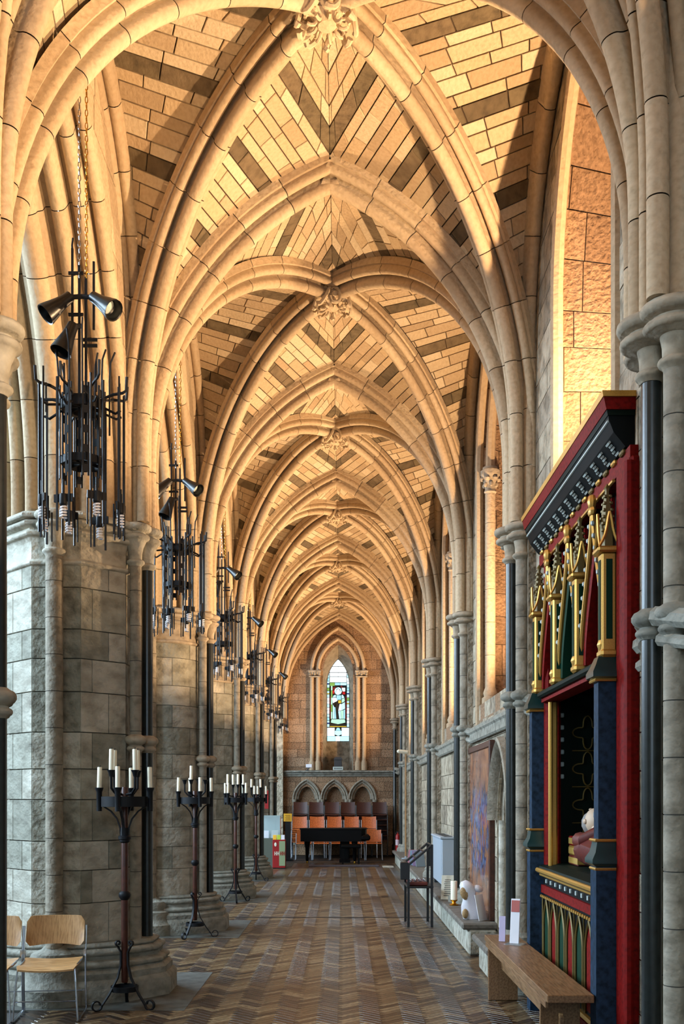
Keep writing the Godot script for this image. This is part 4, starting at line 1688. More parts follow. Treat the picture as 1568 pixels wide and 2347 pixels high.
	for sg in [-1.0, 1.0]:
		for j in 5:
			var x = sg * 0.012
			var z = 0.16 + 0.016 * (j - 2)
			var len = [0.10, 0.13, 0.14, 0.13, 0.08][j]
			m.tube([Vector3(x * 1.6, 0.27, z), Vector3(x * 1.2, 0.31, z), Vector3(x, 0.27 + len, z)], [0.012, 0.009, 0.007], 6)
	part("head_and_hands", m, mt.skin, ef)
	m = MB.new()
	m.blob(Vector3(0, 0.315, -0.27), Vector3(0.1, 0.098, 0.1), Basis.IDENTITY, 14)
	m.blob(Vector3(0, 0.38, -0.125), Vector3(0.05, 0.05, 0.05), Basis.IDENTITY, 10)
	part("hair_and_beard", m, mt.hair, ef)
	for i in 3:
		m = MB.new()
		m.cbox(Vector3(0, 0.035, 0), Vector3(0.24, 0.07, 0.30), 0.006)
		var bk = solo("carved_book", m, [mt.robe, mt.gold, mt.red][i], ["bottom", "middle", "top"][i] + " book of the pile under the effigy's head", "book", V(1.84, 1.152 + i * 0.072, 7.66), 0.0, "books under the effigy")
		var pg = MB.new()
		pg.box(Vector3(-0.005, 0.035, 0.005), Vector3(0.235, 0.045, 0.298))
		part("pages", pg, mt.book_edge, bk)

func curl(o, dirv, up, r0, r1, a0, a1, k = 14):
	var pts = []
	for i in k:
		var t = i / float(k - 1)
		var a = deg_to_rad(lerpf(a0, a1, t))
		pts.append(o + (dirv * cos(a) + up * sin(a)) * lerpf(r0, r1, t))
	return pts

func build_chandeliers():
	var proto
	var names = ["nearest and largest black iron chandelier of spotlamps and spiral bulbs", "second black iron chandelier, before the round column", "third black iron chandelier down the arcade", "fourth black iron chandelier down the arcade", "fifth black iron chandelier down the arcade", "last and smallest black iron chandelier by the end wall"]
	for k in range(1, 7):
		var mid = (PZ[k] + PZ[k + 1]) * 0.5
		var at = V(-1.76, 3.42, mid)
		if proto:
			var c = proto.duplicate()
			c.name = numbered("chandelier")
			add_child(c)
			c.position = at
			tag(c, names[k - 1], "chandelier", "iron chandeliers along the arcade")
			if k == 6:
				c.find_children("lens", "MeshInstance3D", true, false)[1].material_override = glow(Color(1.0, 0.86, 0.66), 3.0)
			continue
		proto = thing("chandelier", names[0], "chandelier", at, 0.0, "iron chandeliers along the arcade")
		var m
		for x in [-0.02, 0.025]:
			m = MB.new()
			m.box(Vector3(x, 1.16, 0), Vector3(0.016, 1.34 if x < 0 else 1.18, 0.016))
			part("hanging_rod", m, mt.iron, proto)
		for q in [[0.50, 0.05], [0.88, 0.07]]:
			m = MB.new()
			var rows = []
			for w in [[0.14, -1.0], [0.145, 1.0]]:
				pass
			for s in [[0.135, -1.0], [0.145, -1.0], [0.145, 1.0], [0.135, 1.0], [0.135, -1.0]]:
				var ring = PackedVector3Array()
				for j in 8:
					var a = TAU * (j + 0.5) / 8.0
					ring.append(Vector3(cos(a) * s[0], q[0] + s[1] * q[1] * 0.5, sin(a) * s[0]))
				rows.append(ring)
			m.grid(rows, true)
			for j in 4:
				var a = TAU * j / 8.0
				m.box(Vector3(0, q[0], 0), Vector3(0.27, 0.02, 0.012), Basis(Vector3.UP, a))
			part("ring_band", m, mt.iron, proto)
		for j in 8:
			var a = TAU * (j + 0.5) / 8.0
			var o = Vector3(cos(a), 0, sin(a))
			var b = Basis(Vector3.UP, -a)
			m = MB.new()
			for e in [-0.018, 0.018]:
				m.box(o * 0.148 + Vector3(0, 0.68, 0) + b * Vector3(0, 0, e), Vector3(0.008, 0.62, 0.013), b)
			for y in 5:
				m.box(o * 0.148 + Vector3(0, 0.42 + y * 0.13, 0), Vector3(0.007, 0.05, 0.036), b)
			part("slotted_plate", m, mt.iron, proto)
		for j in 8:
			var a = TAU * (j + 0.25) / 8.0
			var o = Vector3(cos(a), 0, sin(a))
			var t = Vector3(-sin(a), 0, cos(a))
			var drop = 0.0 if j % 2 else -0.03
			var ln = holder("lantern", proto)
			m = MB.new()
			m.tube([o * 0.145 + Vector3(0, 0.90, 0), o * 0.16 + Vector3(0, 0.95 + drop, 0), o * 0.22 + Vector3(0, 0.97 + drop, 0), o * 0.29 + Vector3(0, 0.975 + drop, 0), o * 0.315 + Vector3(0, 0.99 + drop, 0), o * 0.32 + Vector3(0, 1.08 + drop, 0)], 0.010, 6)
			m.tube([o * 0.15 + Vector3(0, 0.86, 0), o * 0.24 + Vector3(0, 0.84 + drop, 0), o * 0.275 + Vector3(0, 0.86 + drop, 0)], 0.009, 6)
			part("bracket", m, mt.iron, ln)
			m = MB.new()
			for e in [-0.042, 0.042]:
				m.box(o * 0.28 + t * e + Vector3(0, 0.5 + drop, 0), Vector3(0.012, 1.0 if e > 0 else 0.94, 0.012), Basis(Vector3.UP, -a))
				m.box(o * 0.25 + t * e * 1.3 + Vector3(0, 0.12 + drop, 0), Vector3(0.008, 0.2, 0.008), Basis(Vector3.UP, -a))
			m.box(o * 0.265 + Vector3(0, 0.99 + drop, 0), Vector3(0.01, 0.2, 0.01))
			part("lantern_bar", m, mt.iron, ln)
			m = MB.new()
			m.lathe([Vector2(0.008, 0.33), Vector2(0.008, 0.24), Vector2(0.026, 0.235), Vector2(0.028, 0.17), Vector2(0.02, 0.16)], o * 0.275 + Vector3(0, drop, 0), 10)
			m.box(o * 0.275 + Vector3(0, 0.21 + drop, 0), Vector3(0.014, 0.05, 0.13), Basis(Vector3.UP, -a))
			part("socket", m, mt.iron, ln)
			m = MB.new()
			var sp = []
			for i in 33:
				var w = TAU * 4.0 * i / 32.0
				sp.append(o * 0.275 + Vector3(cos(w) * 0.019, 0.155 - 0.075 * i / 32.0 + drop, sin(w) * 0.019))
			m.tube(sp, 0.0062, 6)
			part("spiral_bulb", m, mt.white, ln)
		# twigs that stick up round the ring
		for j in 7:
			var a = TAU * (j * 0.37 + 0.1)
			var o = Vector3(cos(a), 0, sin(a)) * (0.13 + 0.025 * (j % 3))
			m = MB.new()
			var h = 1.0 + 0.07 * (j % 4)
			m.tube([o + Vector3(0, 0.7, 0), o + Vector3(0, h, 0), o * 1.05 + Vector3(0, h + 0.12, 0.01), o * 1.2 + Vector3(0, h + 0.2, 0)], 0.007, 6)
			part("spike", m, mt.iron, proto)
		# spot heads
		for q in [[Vector3(-0.09, 1.60, 0.02), Vector3(-0.62, -0.62, 0.25), true], [Vector3(0.09, 1.60, 0.02), Vector3(0.66, -0.55, 0.35), true], [Vector3(-0.06, 1.40, 0.03), Vector3(-0.3, -0.85, 0.2), true]]:
			var ax = q[1].normalized()
			var s = holder("spotlamp", proto)
			m = MB.new()
			var o = q[0]
			var sd = ax.cross(Vector3.UP).normalized()
			var up = sd.cross(ax)
			var rows = []
			for w in [[-0.02, 0.0], [-0.02, 0.036], [0.03, 0.04], [0.07, 0.045], [0.19, 0.072], [0.205, 0.072], [0.2, 0.065], [0.14, 0.058], [0.135, 0.05]]:
				var ring = PackedVector3Array()
				for j in 18:
					var a = TAU * j / 18.0
					ring.append(o + ax * w[0] + (sd * cos(a) + up * sin(a)) * maxf(w[1], 0.0008))
				rows.append(ring)
			m.grid(rows, true)
			part("shade", m, mt.black, s)
			m = MB.new()
			rows = []
			for w in [[0.135, 0.05], [0.145, 0.03], [0.148, 0.0008]]:
				var ring = PackedVector3Array()
				for j in 14:
					var a = TAU * j / 14.0
					ring.append(o + ax * w[0] + (sd * cos(a) + up * sin(a)) * w[1])
				rows.append(ring)
			m.grid(rows, true)
			part("lens", m, mt.pale, s)
			m = MB.new()
			m.tube([Vector3(0, o.y + 0.02, 0), o - ax * 0.01], 0.016, 8)
			part("knuckle", m, mt.iron, s)
		# ladder of cross bars by the spots
		m = MB.new()
		for q in [[-0.07, 1.75, 0.5], [0.075, 1.68, 0.46]]:
			m.box(Vector3(q[0], q[1] - 0.05, -0.01), Vector3(0.014, q[2], 0.014))
		for q in [[-0.045, 1.78], [-0.045, 1.5], [0.05, 1.33], [0.05, 1.29], [0.05, 1.62]]:
			m.box(Vector3(q[0], q[1], -0.005), Vector3(0.10, 0.02, 0.014))
		m.tube([Vector3(-0.07, 1.93, -0.01), Vector3(-0.072, 1.97, -0.01), Vector3(-0.066, 2.02, -0.01)], 0.007, 6)
		part("crosspiece", m, mt.iron, proto)
		# two chains up to the vault
		for x in [-0.02, 0.028]:
			m = MB.new()
			for i in 46:
				var y = 1.76 + i * 0.044
				var o = Vector3(x, y, 0)
				var u = Vector3.RIGHT if i % 2 else Vector3(0, 0, 1)
				var link = []
				for j in 9:
					var a = TAU * j / 8.0
					link.append(o + u * cos(a) * 0.009 + Vector3(0, sin(a) * 0.026, 0))
				m.tube(link, 0.0035, 4, false)
			part("chain", m, mt.chrome if x < 0 else mt.brass, proto)
	# the lit spot on the last chandelier, over the stacked chairs
	var l = SpotLight3D.new()
	l.name = "chandelier_beam"
	l.light_color = Color(1.0, 0.74, 0.45)
	l.light_energy = 16.0
	l.spot_angle = 24.0
	l.spot_angle_attenuation = 0.7
	l.spot_range = 30.0
	l.light_size = 0.05
	l.shadow_enabled = true
	add_child(l)
	l.look_at_from_position(V(-1.56, 4.93, 27.5), V(-0.1, 0.6, 28.0))

func build_candelabra():
	var spots = [[-1.72, 8.08, "nearest", 12.0], [-1.76, 12.2, "second", 40.0], [-1.712, 16.35, "third", 75.0], [-1.736, 20.5, "fourth", 10.0]]
	var cand = Node3D.new()
	var wm = MB.new()
	wm.lathe([Vector2(0.0185, 0.0), Vector2(0.0185, 0.16), Vector2(0.016, 0.166), Vector2(0.006, 0.163), Vector2(0.0, 0.163)], Vector3.ZERO, 12)
	part("wax", wm, mt.candle, cand)
	wm = MB.new()
	wm.tube([Vector3(0, 0.16, 0), Vector3(0.001, 0.172, 0), Vector3(0.004, 0.18, 0)], 0.003, 5)
	part("wick", wm, mt.wick, cand)
	var proto
	for si in spots.size():
		var s = spots[si]
		var at = V(s[0], 0, s[1])
		var label = s[2] + " standing iron candelabrum with a round wooden pole"
		if proto == null:
			proto = thing("candelabrum", label, "candelabrum", at, deg_to_rad(s[3]), "standing candelabra before the columns")
			var m = MB.new()
			m.lathe([Vector2(0.0, 0.2), Vector2(0.022, 0.2), Vector2(0.027, 0.21), Vector2(0.027, 1.73), Vector2(0.022, 1.74), Vector2(0.0, 1.74)], Vector3.ZERO, 14)
			part("pole", m, mt.wood_pole, proto)
			m = MB.new()
			m.lathe([Vector2(0.028, 1.30), Vector2(0.04, 1.31), Vector2(0.04, 1.325), Vector2(0.05, 1.33), Vector2(0.05, 1.35), Vector2(0.036, 1.36), Vector2(0.03, 1.42)], Vector3.ZERO, 14)
			part("collar", m, mt.iron, proto)
			m = MB.new()
			m.lathe([Vector2(0.028, 0.85), Vector2(0.045, 0.875), Vector2(0.047, 0.89), Vector2(0.045, 0.905), Vector2(0.028, 0.92)], Vector3.ZERO, 14)
			part("collar", m, mt.iron, proto)
			m = MB.new()
			m.lathe([Vector2(0.172, 1.585), Vector2(0.18, 1.585), Vector2(0.18, 1.665), Vector2(0.172, 1.665), Vector2(0.172, 1.585)], Vector3.ZERO, 28)
			part("ring_band", m, mt.iron, proto)
			for j in 4:
				var a = deg_to_rad(15 + 90 * j)
				var o = Vector3(cos(a), 0, sin(a))
				m = MB.new()
				m.strip([o * 0.03 + Vector3(0, 1.34, 0), o * 0.035 + Vector3(0, 1.42, 0), o * 0.06 + Vector3(0, 1.49, 0), o * 0.11 + Vector3(0, 1.55, 0), o * 0.172 + Vector3(0, 1.59, 0), o * 0.176 + Vector3(0, 1.62, 0)], 0.011, 0.005, Vector3(-sin(a), 0, cos(a)))
				part("branch", m, mt.iron, proto)
				m = MB.new()
				m.lathe([Vector2(0.021, 1.55), Vector2(0.022, 1.70), Vector2(0.03, 1.72), Vector2(0.034, 1.735), Vector2(0.022, 1.73), Vector2(0.0, 1.73)], o * 0.203, 12)
				part("candle_cup", m, mt.iron, proto)
				var a2 = deg_to_rad(52 + 90 * j)
				o = Vector3(cos(a2), 0, sin(a2))
				m = MB.new()
				m.tube([o * 0.02 + Vector3(0, 1.68, 0), o * 0.09 + Vector3(0, 1.69, 0), o * 0.128 + Vector3(0, 1.73, 0), o * 0.13 + Vector3(0, 1.84, 0)], 0.010, 8)
				m.lathe([Vector2(0.014, 1.82), Vector2(0.022, 1.85), Vector2(0.033, 1.872), Vector2(0.022, 1.868), Vector2(0.0, 1.868)], o * 0.13, 12)
				part("upper_arm", m, mt.iron, proto)
			for j in 3:
				var a = deg_to_rad(35 + 120 * j)
				var o = Vector3(cos(a), 0, sin(a))
				m = MB.new()
				var pts = curl(o * 0.055 + Vector3(0, 0.515, 0), o, Vector3.UP, 0.008, 0.024, 300, -80)
				pts.append_array([o * 0.031 + Vector3(0, 0.44, 0), o * 0.033 + Vector3(0, 0.34, 0), o * 0.06 + Vector3(0, 0.24, 0), o * 0.13 + Vector3(0, 0.12, 0), o * 0.19 + Vector3(0, 0.04, 0)])
				pts.append_array(curl(o * 0.235 + Vector3(0, 0.045, 0), o, Vector3.UP, 0.045, 0.028, 220, 540))
				m.strip(pts, 0.012, 0.005, Vector3(-sin(a), 0, cos(a)))
				part("leg", m, mt.iron, proto)
			m = MB.new()
			m.lathe([Vector2(0.10, 0.135), Vector2(0.108, 0.135), Vector2(0.108, 0.175), Vector2(0.10, 0.175), Vector2(0.10, 0.135)], Vector3.ZERO, 20)
			part("foot_ring", m, mt.iron, proto)
		else:
			var c = proto.duplicate()
			c.name = numbered("candelabrum")
			add_child(c)
			c.position = at
			c.rotation.y = deg_to_rad(s[3])
			tag(c, label, "candelabrum", "standing candelabra before the columns")
		for j in 8:
			var low = j < 4
			var a = deg_to_rad((15 if low else 52) + 90 * (j % 4)) - deg_to_rad(s[3])
			var r = 0.203 if low else 0.13
			if si == 1 and j in [4, 6, 7]:
				continue
			var c = cand.duplicate()
			c.name = numbered("candle")
			add_child(c)
			c.position = at + Vector3(cos(a) * r, 1.731 if low else 1.869, sin(a) * r)
			c.rotation.x = 0.02 * sin(j * 2.3)
			c.rotation.z = 0.02 * cos(j * 1.7)
			var rank = 0
			for o in range(0 if low else 4, 4 if low else 8):
				var ao = deg_to_rad((15 if low else 52) + 90 * (o % 4)) - deg_to_rad(s[3])
				if cos(ao) < cos(a) - 1e-6 and not (si == 1 and o in [4, 6, 7]):
					rank += 1
			var place = ["leftmost", "second from left", "third from left", "rightmost"][rank]
			if si == 1 and not low:
				place = "only"
			tag(c, place + (" white candle in the lower ring of the " if low else " white candle on a raised arm of the ") + s[2] + " candelabrum", "candle", ("lower" if low else "raised") + " candles of the " + s[2] + " candelabrum")

func make_near_chair(label, at, turn):
	var root = thing("chair", label, "chair", at, turn, "bentwood chairs by the column")
	# local: +z is the front of the chair
	var W = 0.215
	var m = MB.new()
	var rows = []
	for i in 7:
		var u = lerpf(-1.0, 1.0, i / 6.0)
		var top = PackedVector3Array()
		for j in 9:
			var t = j / 8.0
			var z = lerpf(-0.20, 0.21, t)
			var y = 0.415 + 0.012 * u * u - 0.02 * sin(t * PI) + (0.0 if t < 0.85 else -0.03 * (t - 0.85) / 0.15)
			top.append(Vector3(u * (W - (0.015 if t > 0.9 else 0.0)), y, z))
		rows.append(top)
	m.grid(rows)
	var low = []
	for r in rows:
		var q = PackedVector3Array()
		for p in r:
			q.append(p - Vector3(0, 0.012, 0))
		low.append(q)
	m.grid(low)
	var edge = []
	var ring = []
	for j in 9:
		ring.append([rows[0][j], low[0][j]])
	for i in range(1, 7):
		ring.append([rows[i][8], low[i][8]])
	for j in range(7, -1, -1):
		ring.append([rows[6][j], low[6][j]])
	for i in range(5, -1, -1):
		ring.append([rows[i][0], low[i][0]])
	var ra = []
	var rb = []
	for q in ring:
		ra.append(q[0])
		rb.append(q[1])
	m.grid([ra, rb])
	part("seat", m, mt.ply_seat, root)
	m = MB.new()
	rows = []
	low = []
	for i in 17:
		var u = lerpf(-1.0, 1.0, i / 16.0)
		var r = PackedVector3Array()
		var r2 = PackedVector3Array()
		for j in 7:
			var t = j / 6.0
			var trim = 0.045 * (1.0 - sqrt(maxf(0.0, 1.0 - pow(maxf(0.0, (absf(u) - 0.8) / 0.2), 2.0))))
			var y = lerpf(0.50 + trim + 0.02 * (1.0 - u * u), 0.735 - trim, t)
			var z = -0.225 - 0.05 * (1.0 - u * u) - 0.06 * t
			r.append(Vector3(u * (W + 0.005), y, z))
			r2.append(Vector3(u * (W + 0.005), y, z - 0.011))
		rows.append(r)
		low.append(r2)
	m.grid(rows)
	m.grid(low)
	for pair in [[rows[0], low[0]], [rows[16], low[16]]]:
		m.grid(pair)
	for j in [0, 6]:
		var a = []
		var b = []
		for i in 17:
			a.append(rows[i][j])
			b.append(low[i][j])
		m.grid([a, b])
	part("backrest", m, mt.ply, root)
	for sg in [-1.0, 1.0]:
		var x = sg * (W + 0.018)
		m = MB.new()
		m.tube([Vector3(x, 0.66, -0.275), Vector3(x, 0.5, -0.24), Vector3(x, 0.41, -0.225), Vector3(x, 0.2, -0.23), Vector3(x, 0.012, -0.25), Vector3(x, 0.01, -0.1), Vector3(x, 0.01, 0.2), Vector3(x, 0.02, 0.215), Vector3(x - sg * 0.02, 0.3, 0.19), Vector3(x - sg * 0.03, 0.40, 0.17), Vector3(x - sg * 0.02, 0.415, -0.2)], 0.0068, 8)
		part("side_frame", m, mt.chrome, root)
		m = MB.new()
		m.box(Vector3(x - sg * 0.005, 0.455, -0.235), Vector3(0.02, 0.05, 0.02))
		part("link_clip", m, mt.chrome, root)
	m = MB.new()
	m.tube([Vector3(-W - 0.01, 0.16, 0.2), Vector3(W + 0.01, 0.16, 0.2)], 0.005, 6)
	m.tube([Vector3(-W - 0.01, 0.16, -0.232), Vector3(W + 0.01, 0.16, -0.232)], 0.005, 6)
	part("stretcher", m, mt.chrome, root)

func build_near_chairs():
	make_near_chair("whole bentwood chair with chrome legs at the nearest octagonal column", V(-2.205, 0, 7.72), 0.12)
	make_near_chair("bentwood chair cut off by the photograph's left edge, linked to its neighbour", V(-2.68, 0, 7.66), 0.12)

func build_wood_bench():
	var root = thing("oak_bench", "plain oak plank bench in front of the painted tomb", "bench", V(1.31, 0, 7.2))
	var m = MB.new()
	m.cbox(Vector3(0, 0.496, 0), Vector3(0.27, 0.046, 2.62), 0.004)
	part("seat_plank", m, mt.oak, root)
	for z in [-1.2, 1.0]:
		m = MB.new()
		m.cbox(Vector3(0, 0.236, z), Vector3(0.24, 0.47, 0.032), 0.003, Basis(Vector3.RIGHT, 0.05 * signf(z)))
		part("leg_board", m, mt.oak, root)
	m = MB.new()
	m.cbox(Vector3(0, 0.3, -0.1), Vector3(0.03, 0.09, 2.36), 0.003)
	m.cbox(Vector3(-0.125, 0.452, 0.0), Vector3(0.02, 0.04, 2.5), 0.003)
	part("rail", m, mt.oak, root)
	m = MB.new()
	m.cbox(Vector3(0, 0.3, 1.04), Vector3(0.025, 0.12, 0.025), 0.003)
	part("wedge", m, mt.ply_seat, root)
	# leaflet stands on it
	var at = V(1.33, 0.52, 7.93)
	var lf = thing("leaflet_stand", "acrylic stand with a red and white leaflet on the oak bench", "stand", at, -0.5)
	m = MB.new()
	m.box(Vector3(0, 0.004, 0), Vector3(0.14, 0.008, 0.12))
	part("foot", m, mt.glass, lf)
	m = MB.new()
	m.cbox(Vector3(0.0, 0.18, -0.01), Vector3(0.075, 0.345, 0.012), 0.003, Basis(Vector3(1, 0, 0), -0.12))
	part("card", m, mt.white, lf)
	m = MB.new()
	m.box(Vector3(0.0, 0.295, -0.017), Vector3(0.066, 0.09, 0.004), Basis(Vector3(1, 0, 0), -0.12))
	part("red_print", m, mat(Color(0.68, 0.36, 0.33), 0.6), lf)
	m = MB.new()
	m.cbox(Vector3(0, 0.10, 0), Vector3(0.05, 0.20, 0.008), 0.002, Basis(Vector3(1, 0, 0), -0.15))
	solo("leaflet", m, mat(Color(0.76, 0.72, 0.84), 0.6), "pale lilac leaflet propped behind the acrylic leaflet stand", "leaflet", V(1.26, 0.52, 8.1), -0.3)

func abstract_art():
	var W = 192
	var H = 384
	var im = Image.create(W, H, false, Image.FORMAT_RGB8)
	var f = FastNoiseLite.new()
	f.seed = 12
	f.frequency = 0.018
	f.fractal_octaves = 5
	var g = FastNoiseLite.new()
	g.seed = 77
	g.frequency = 0.05
	g.fractal_octaves = 3
	for y in H:
		for x in W:
			var n = clampf(f.get_noise_2d(x * 1.4, y * 0.8) + 0.5, 0.0, 1.0)
			var c = clampf(g.get_noise_2d(x * 1.3, y * 0.35 + 40.0) * 1.2 + 0.5, 0.0, 1.0)
			var u = absf(x / float(W) - 0.5) * 2.0
			var t = y / float(H)
			var col = Color(0.42, 0.20, 0.09).lerp(Color(0.66, 0.42, 0.24), n)
			var body = smoothstep(1.0, 0.5, u + 0.6 * (n - 0.5)) * smoothstep(0.14, 0.34, t) * smoothstep(0.9, 0.72, t)
			var ink = Color(0.09, 0.12, 0.34).lerp(Color(0.36, 0.20, 0.44), smoothstep(0.3, 0.7, n))
			ink = ink.lerp(Color(0.40, 0.52, 0.66), smoothstep(0.68, 0.8, c) * 0.8)
			ink = ink.lerp(Color(0.62, 0.38, 0.14), smoothstep(0.32, 0.2, c))
			im.set_pixel(x, y, col.lerp(ink, body))
	return ImageTexture.create_from_image(im)

func build_wall_side():
	# large framed painting on the stone bench
	var base = V(1.59, 0.345, 11.92)
	var p = thing("painting", "tall framed abstract painting in amber and blue under glass", "painting", base)
	var m = MB.new()
	var W = 1.0
	var H = 1.93
	for sg in [-1.0, 1.0]:
		m = MB.new()
		m.cbox(Vector3(0, H * 0.5, sg * (W - 0.035)), Vector3(0.06, H, 0.07), 0.006)
		part("frame_side", m, mt.frame_wood, p)
	for y in [0.035, H - 0.035]:
		m = MB.new()
		m.cbox(Vector3(0, y, 0), Vector3(0.058, 0.07, W * 2.0 - 0.14), 0.006)
		part("frame_rail", m, mt.frame_wood, p)
	var art = StandardMaterial3D.new()
	art.albedo_texture = abstract_art()
	art.roughness = 0.12
	art.clearcoat_enabled = true
	art.clearcoat = 0.6
	m = MB.new()
	m.quad_uv(Vector3(-0.01, 0.07, W - 0.07), Vector3(-0.01, 0.07, -W + 0.07), Vector3(-0.01, H - 0.07, -W + 0.07), Vector3(-0.01, H - 0.07, W - 0.07))
	part("canvas", m, art, p)
	m = MB.new()
	m.box(Vector3(0.015, H * 0.5, 0), Vector3(0.02, H - 0.1, W * 2.0 - 0.1))
	part("backboard", m, mt.frame_wood, p)
	# pillar candle on a brass holder
	for q in [[V(1.36, 0.342, 12.55), "white pillar candle on a brass foot beside the large painting"]]:
		var c = thing("pillar_candle", q[1], "candle", q[0])
		m = MB.new()
		m.lathe([Vector2(0.055, 0.0), Vector2(0.058, 0.012), Vector2(0.03, 0.022), Vector2(0.02, 0.04), Vector2(0.045, 0.06), Vector2(0.048, 0.07), Vector2(0.0, 0.07)], Vector3.ZERO, 16)
		part("foot", m, mt.brass, c)
		m = MB.new()
		m.lathe([Vector2(0.04, 0.07), Vector2(0.04, 0.29), Vector2(0.036, 0.298), Vector2(0.01, 0.292), Vector2(0.0, 0.292)], Vector3.ZERO, 18)
		part("wax", m, mt.candle, c)
		m = MB.new()
		m.tube([Vector3(0, 0.29, 0), Vector3(0, 0.31, 0)], 0.003, 5)
		part("wick", m, mt.wick, c)
	# inscription tablet leaning by the candle
	var t = thing("tablet", "cream lettered tablet leaning behind the pillar candle", "sign", V(1.36, 0.342, 13.25), 0.0)
	m = MB.new()
	var tb = Basis(Vector3.UP, -0.25) * Basis(Vector3(1, 0, 0), -0.28)
	m.cbox(tb * Vector3(0, 0.16, 0), Vector3(0.19, 0.32, 0.015), 0.003, tb)
	part("board", m, mt.paper, t)
	m = MB.new()
	for i in 9:
		m.box(tb * Vector3(-0.005 * (i % 3), 0.05 + i * 0.026, 0.0085), Vector3(0.12 - 0.02 * (i % 3), 0.007, 0.002), tb)
	part("lettering", m, mt.wick, t)
	# white carved sculpture
	var s = thing("sculpture", "white and tan carved stone sculpture on the stone bench", "sculpture", V(1.395, 0.342, 11.15))
	var rows = []
	for q in [[0.0, 0.085, 0.07, 0.0], [0.06, 0.095, 0.08, 0.0], [0.14, 0.085, 0.075, -0.01], [0.2, 0.07, 0.07, -0.015], [0.25, 0.075, 0.075, -0.02], [0.31, 0.095, 0.08, -0.03], [0.36, 0.085, 0.075, -0.045], [0.40, 0.055, 0.05, -0.055], [0.42, 0.005, 0.005, -0.055]]:
		var ring = PackedVector3Array()
		for j in 20:
			var a = TAU * j / 20.0
			var k = 1.0 + 0.12 * sin(a * 2.0 + q[0] * 14.0) + 0.06 * sin(a * 5.0 - q[0] * 9.0)
			ring.append(Vector3(q[3] + cos(a) * q[1] * k, q[0], sin(a) * q[2] * k))
		rows.append(ring)
	m = MB.new()
	m.grid(rows, true)
	m.fan(rows[0], rows[1][0] + Vector3(0, 0.2, 0))
	part("body", m, mt.marble_white, s)
	m = MB.new()
	m.blob(Vector3(-0.075, 0.28, 0.055), Vector3(0.05, 0.075, 0.035), Basis(Vector3(0, 0, 1), 0.3), 12)
	m.blob(Vector3(-0.07, 0.06, 0.05), Vector3(0.035, 0.055, 0.035), Basis.IDENTITY, 12)
	part("raw_stone_patch", m, mt.tan_stone, s)
	m = MB.new()
	m.blob(Vector3(0.07, 0.33, 0.03), Vector3(0.06, 0.04, 0.05), Basis(Vector3(0, 0, 1), -0.3), 12)
	part("shoulder", m, mt.marble_white, s)
	m = MB.new()
	var cb = Basis(Vector3.UP, 0.9) * Basis(Vector3(1, 0, 0), -0.2)
	m.cbox(cb * Vector3(0, 0.14, 0), Vector3(0.16, 0.28, 0.008), 0.002, cb)
	solo("notice_card", m, mt.white, "white notice card propped beside the carved sculpture", "card", V(1.50, 0.343, 10.98))
	# grey heater cabinet
	var h = thing("heater", "grey metal heater cabinet standing on the stone bench", "heater", V(1.51, 0.34, 15.35))
	m = MB.new()
	m.cbox(Vector3(0, 0.40, 0), Vector3(0.2, 0.66, 1.5), 0.01)
	part("cabinet", m, mt.heater, h)
	m = MB.new()
	m.cbox(Vector3(-0.01, 0.745, 0), Vector3(0.23, 0.03, 1.53), 0.006)
	part("top", m, mt.heater, h)
	for i in 3:
		m = MB.new()
		m.box(Vector3(0, 0.763, -0.5 + 0.5 * i), Vector3(0.12, 0.006, 0.36))
		part("grille", m, mt.heater_dark, h)
	for z in [-0.68, 0.68]:
		m = MB.new()
		m.cbox(Vector3(0, 0.035, z), Vector3(0.17, 0.07, 0.06), 0.006)
		part("foot", m, mt.heater_dark, h)
	m = MB.new()
	m.box(Vector3(-0.102, 0.40, 0.02), Vector3(0.004, 0.6, 1.36))
	part("front_panel", m, mt.heater, h)
	build_votive_stand()
	# far along the bench: leaflets, uplighter on a pole, extinguisher
	for i in 4:
		m = MB.new()
		var b = Basis(Vector3.UP, -0.5 + 0.3 * i) * Basis(Vector3(1, 0, 0), -0.3)
		m.cbox(b * Vector3(0, 0.15, 0), Vector3(0.2, 0.3, 0.01), 0.002, b)
		solo("booklet", m, [mat(Color(0.55, 0.30, 0.34), 0.6), mat(Color(0.42, 0.52, 0.60), 0.6), mat(Color(0.56, 0.48, 0.62), 0.6), mat(Color(0.50, 0.56, 0.60), 0.6)][i], ["maroon", "blue", "lilac", "grey"][i] + " booklet propped on the far part of the stone bench", "booklet", V(1.36 + 0.045 * i, 0.342, 20.3 - 0.22 * i), 0.0, "booklets on the stone bench")
	var pl = thing("pole_lamp", "cream lamp head on a thin pole against the far aisle wall", "lamp", V(1.36, 0.342, 22.2))
	m = MB.new()
	m.lathe([Vector2(0.09, 0.0), Vector2(0.09, 0.02), Vector2(0.02, 0.03), Vector2(0.018, 0.06)], Vector3.ZERO, 14)
	part("foot", m, mt.heater, pl)
	m = MB.new()
	m.tube([Vector3(0, 0.05, 0), Vector3(0, 2.3, 0)], 0.018, 10)
	part("pole", m, mt.ply_seat, pl)
	m = MB.new()
	m.cbox(Vector3(-0.06, 2.32, 0), Vector3(0.26, 0.08, 0.14), 0.03, Basis(Vector3(0, 0, 1), -0.1))
	part("lamp_head", m, mt.candle, pl)
	var ex = thing("fire_extinguisher", "red fire extinguisher standing near the end wall", "extinguisher", V(1.37, 0.342, 25.6))
	m = MB.new()
	m.lathe([Vector2(0.05, 0.0), Vector2(0.055, 0.02), Vector2(0.055, 0.36), Vector2(0.04, 0.41), Vector2(0.015, 0.43), Vector2(0.015, 0.46)], Vector3.ZERO, 14)
	part("cylinder", m, mt.scarlet, ex)
	m = MB.new()
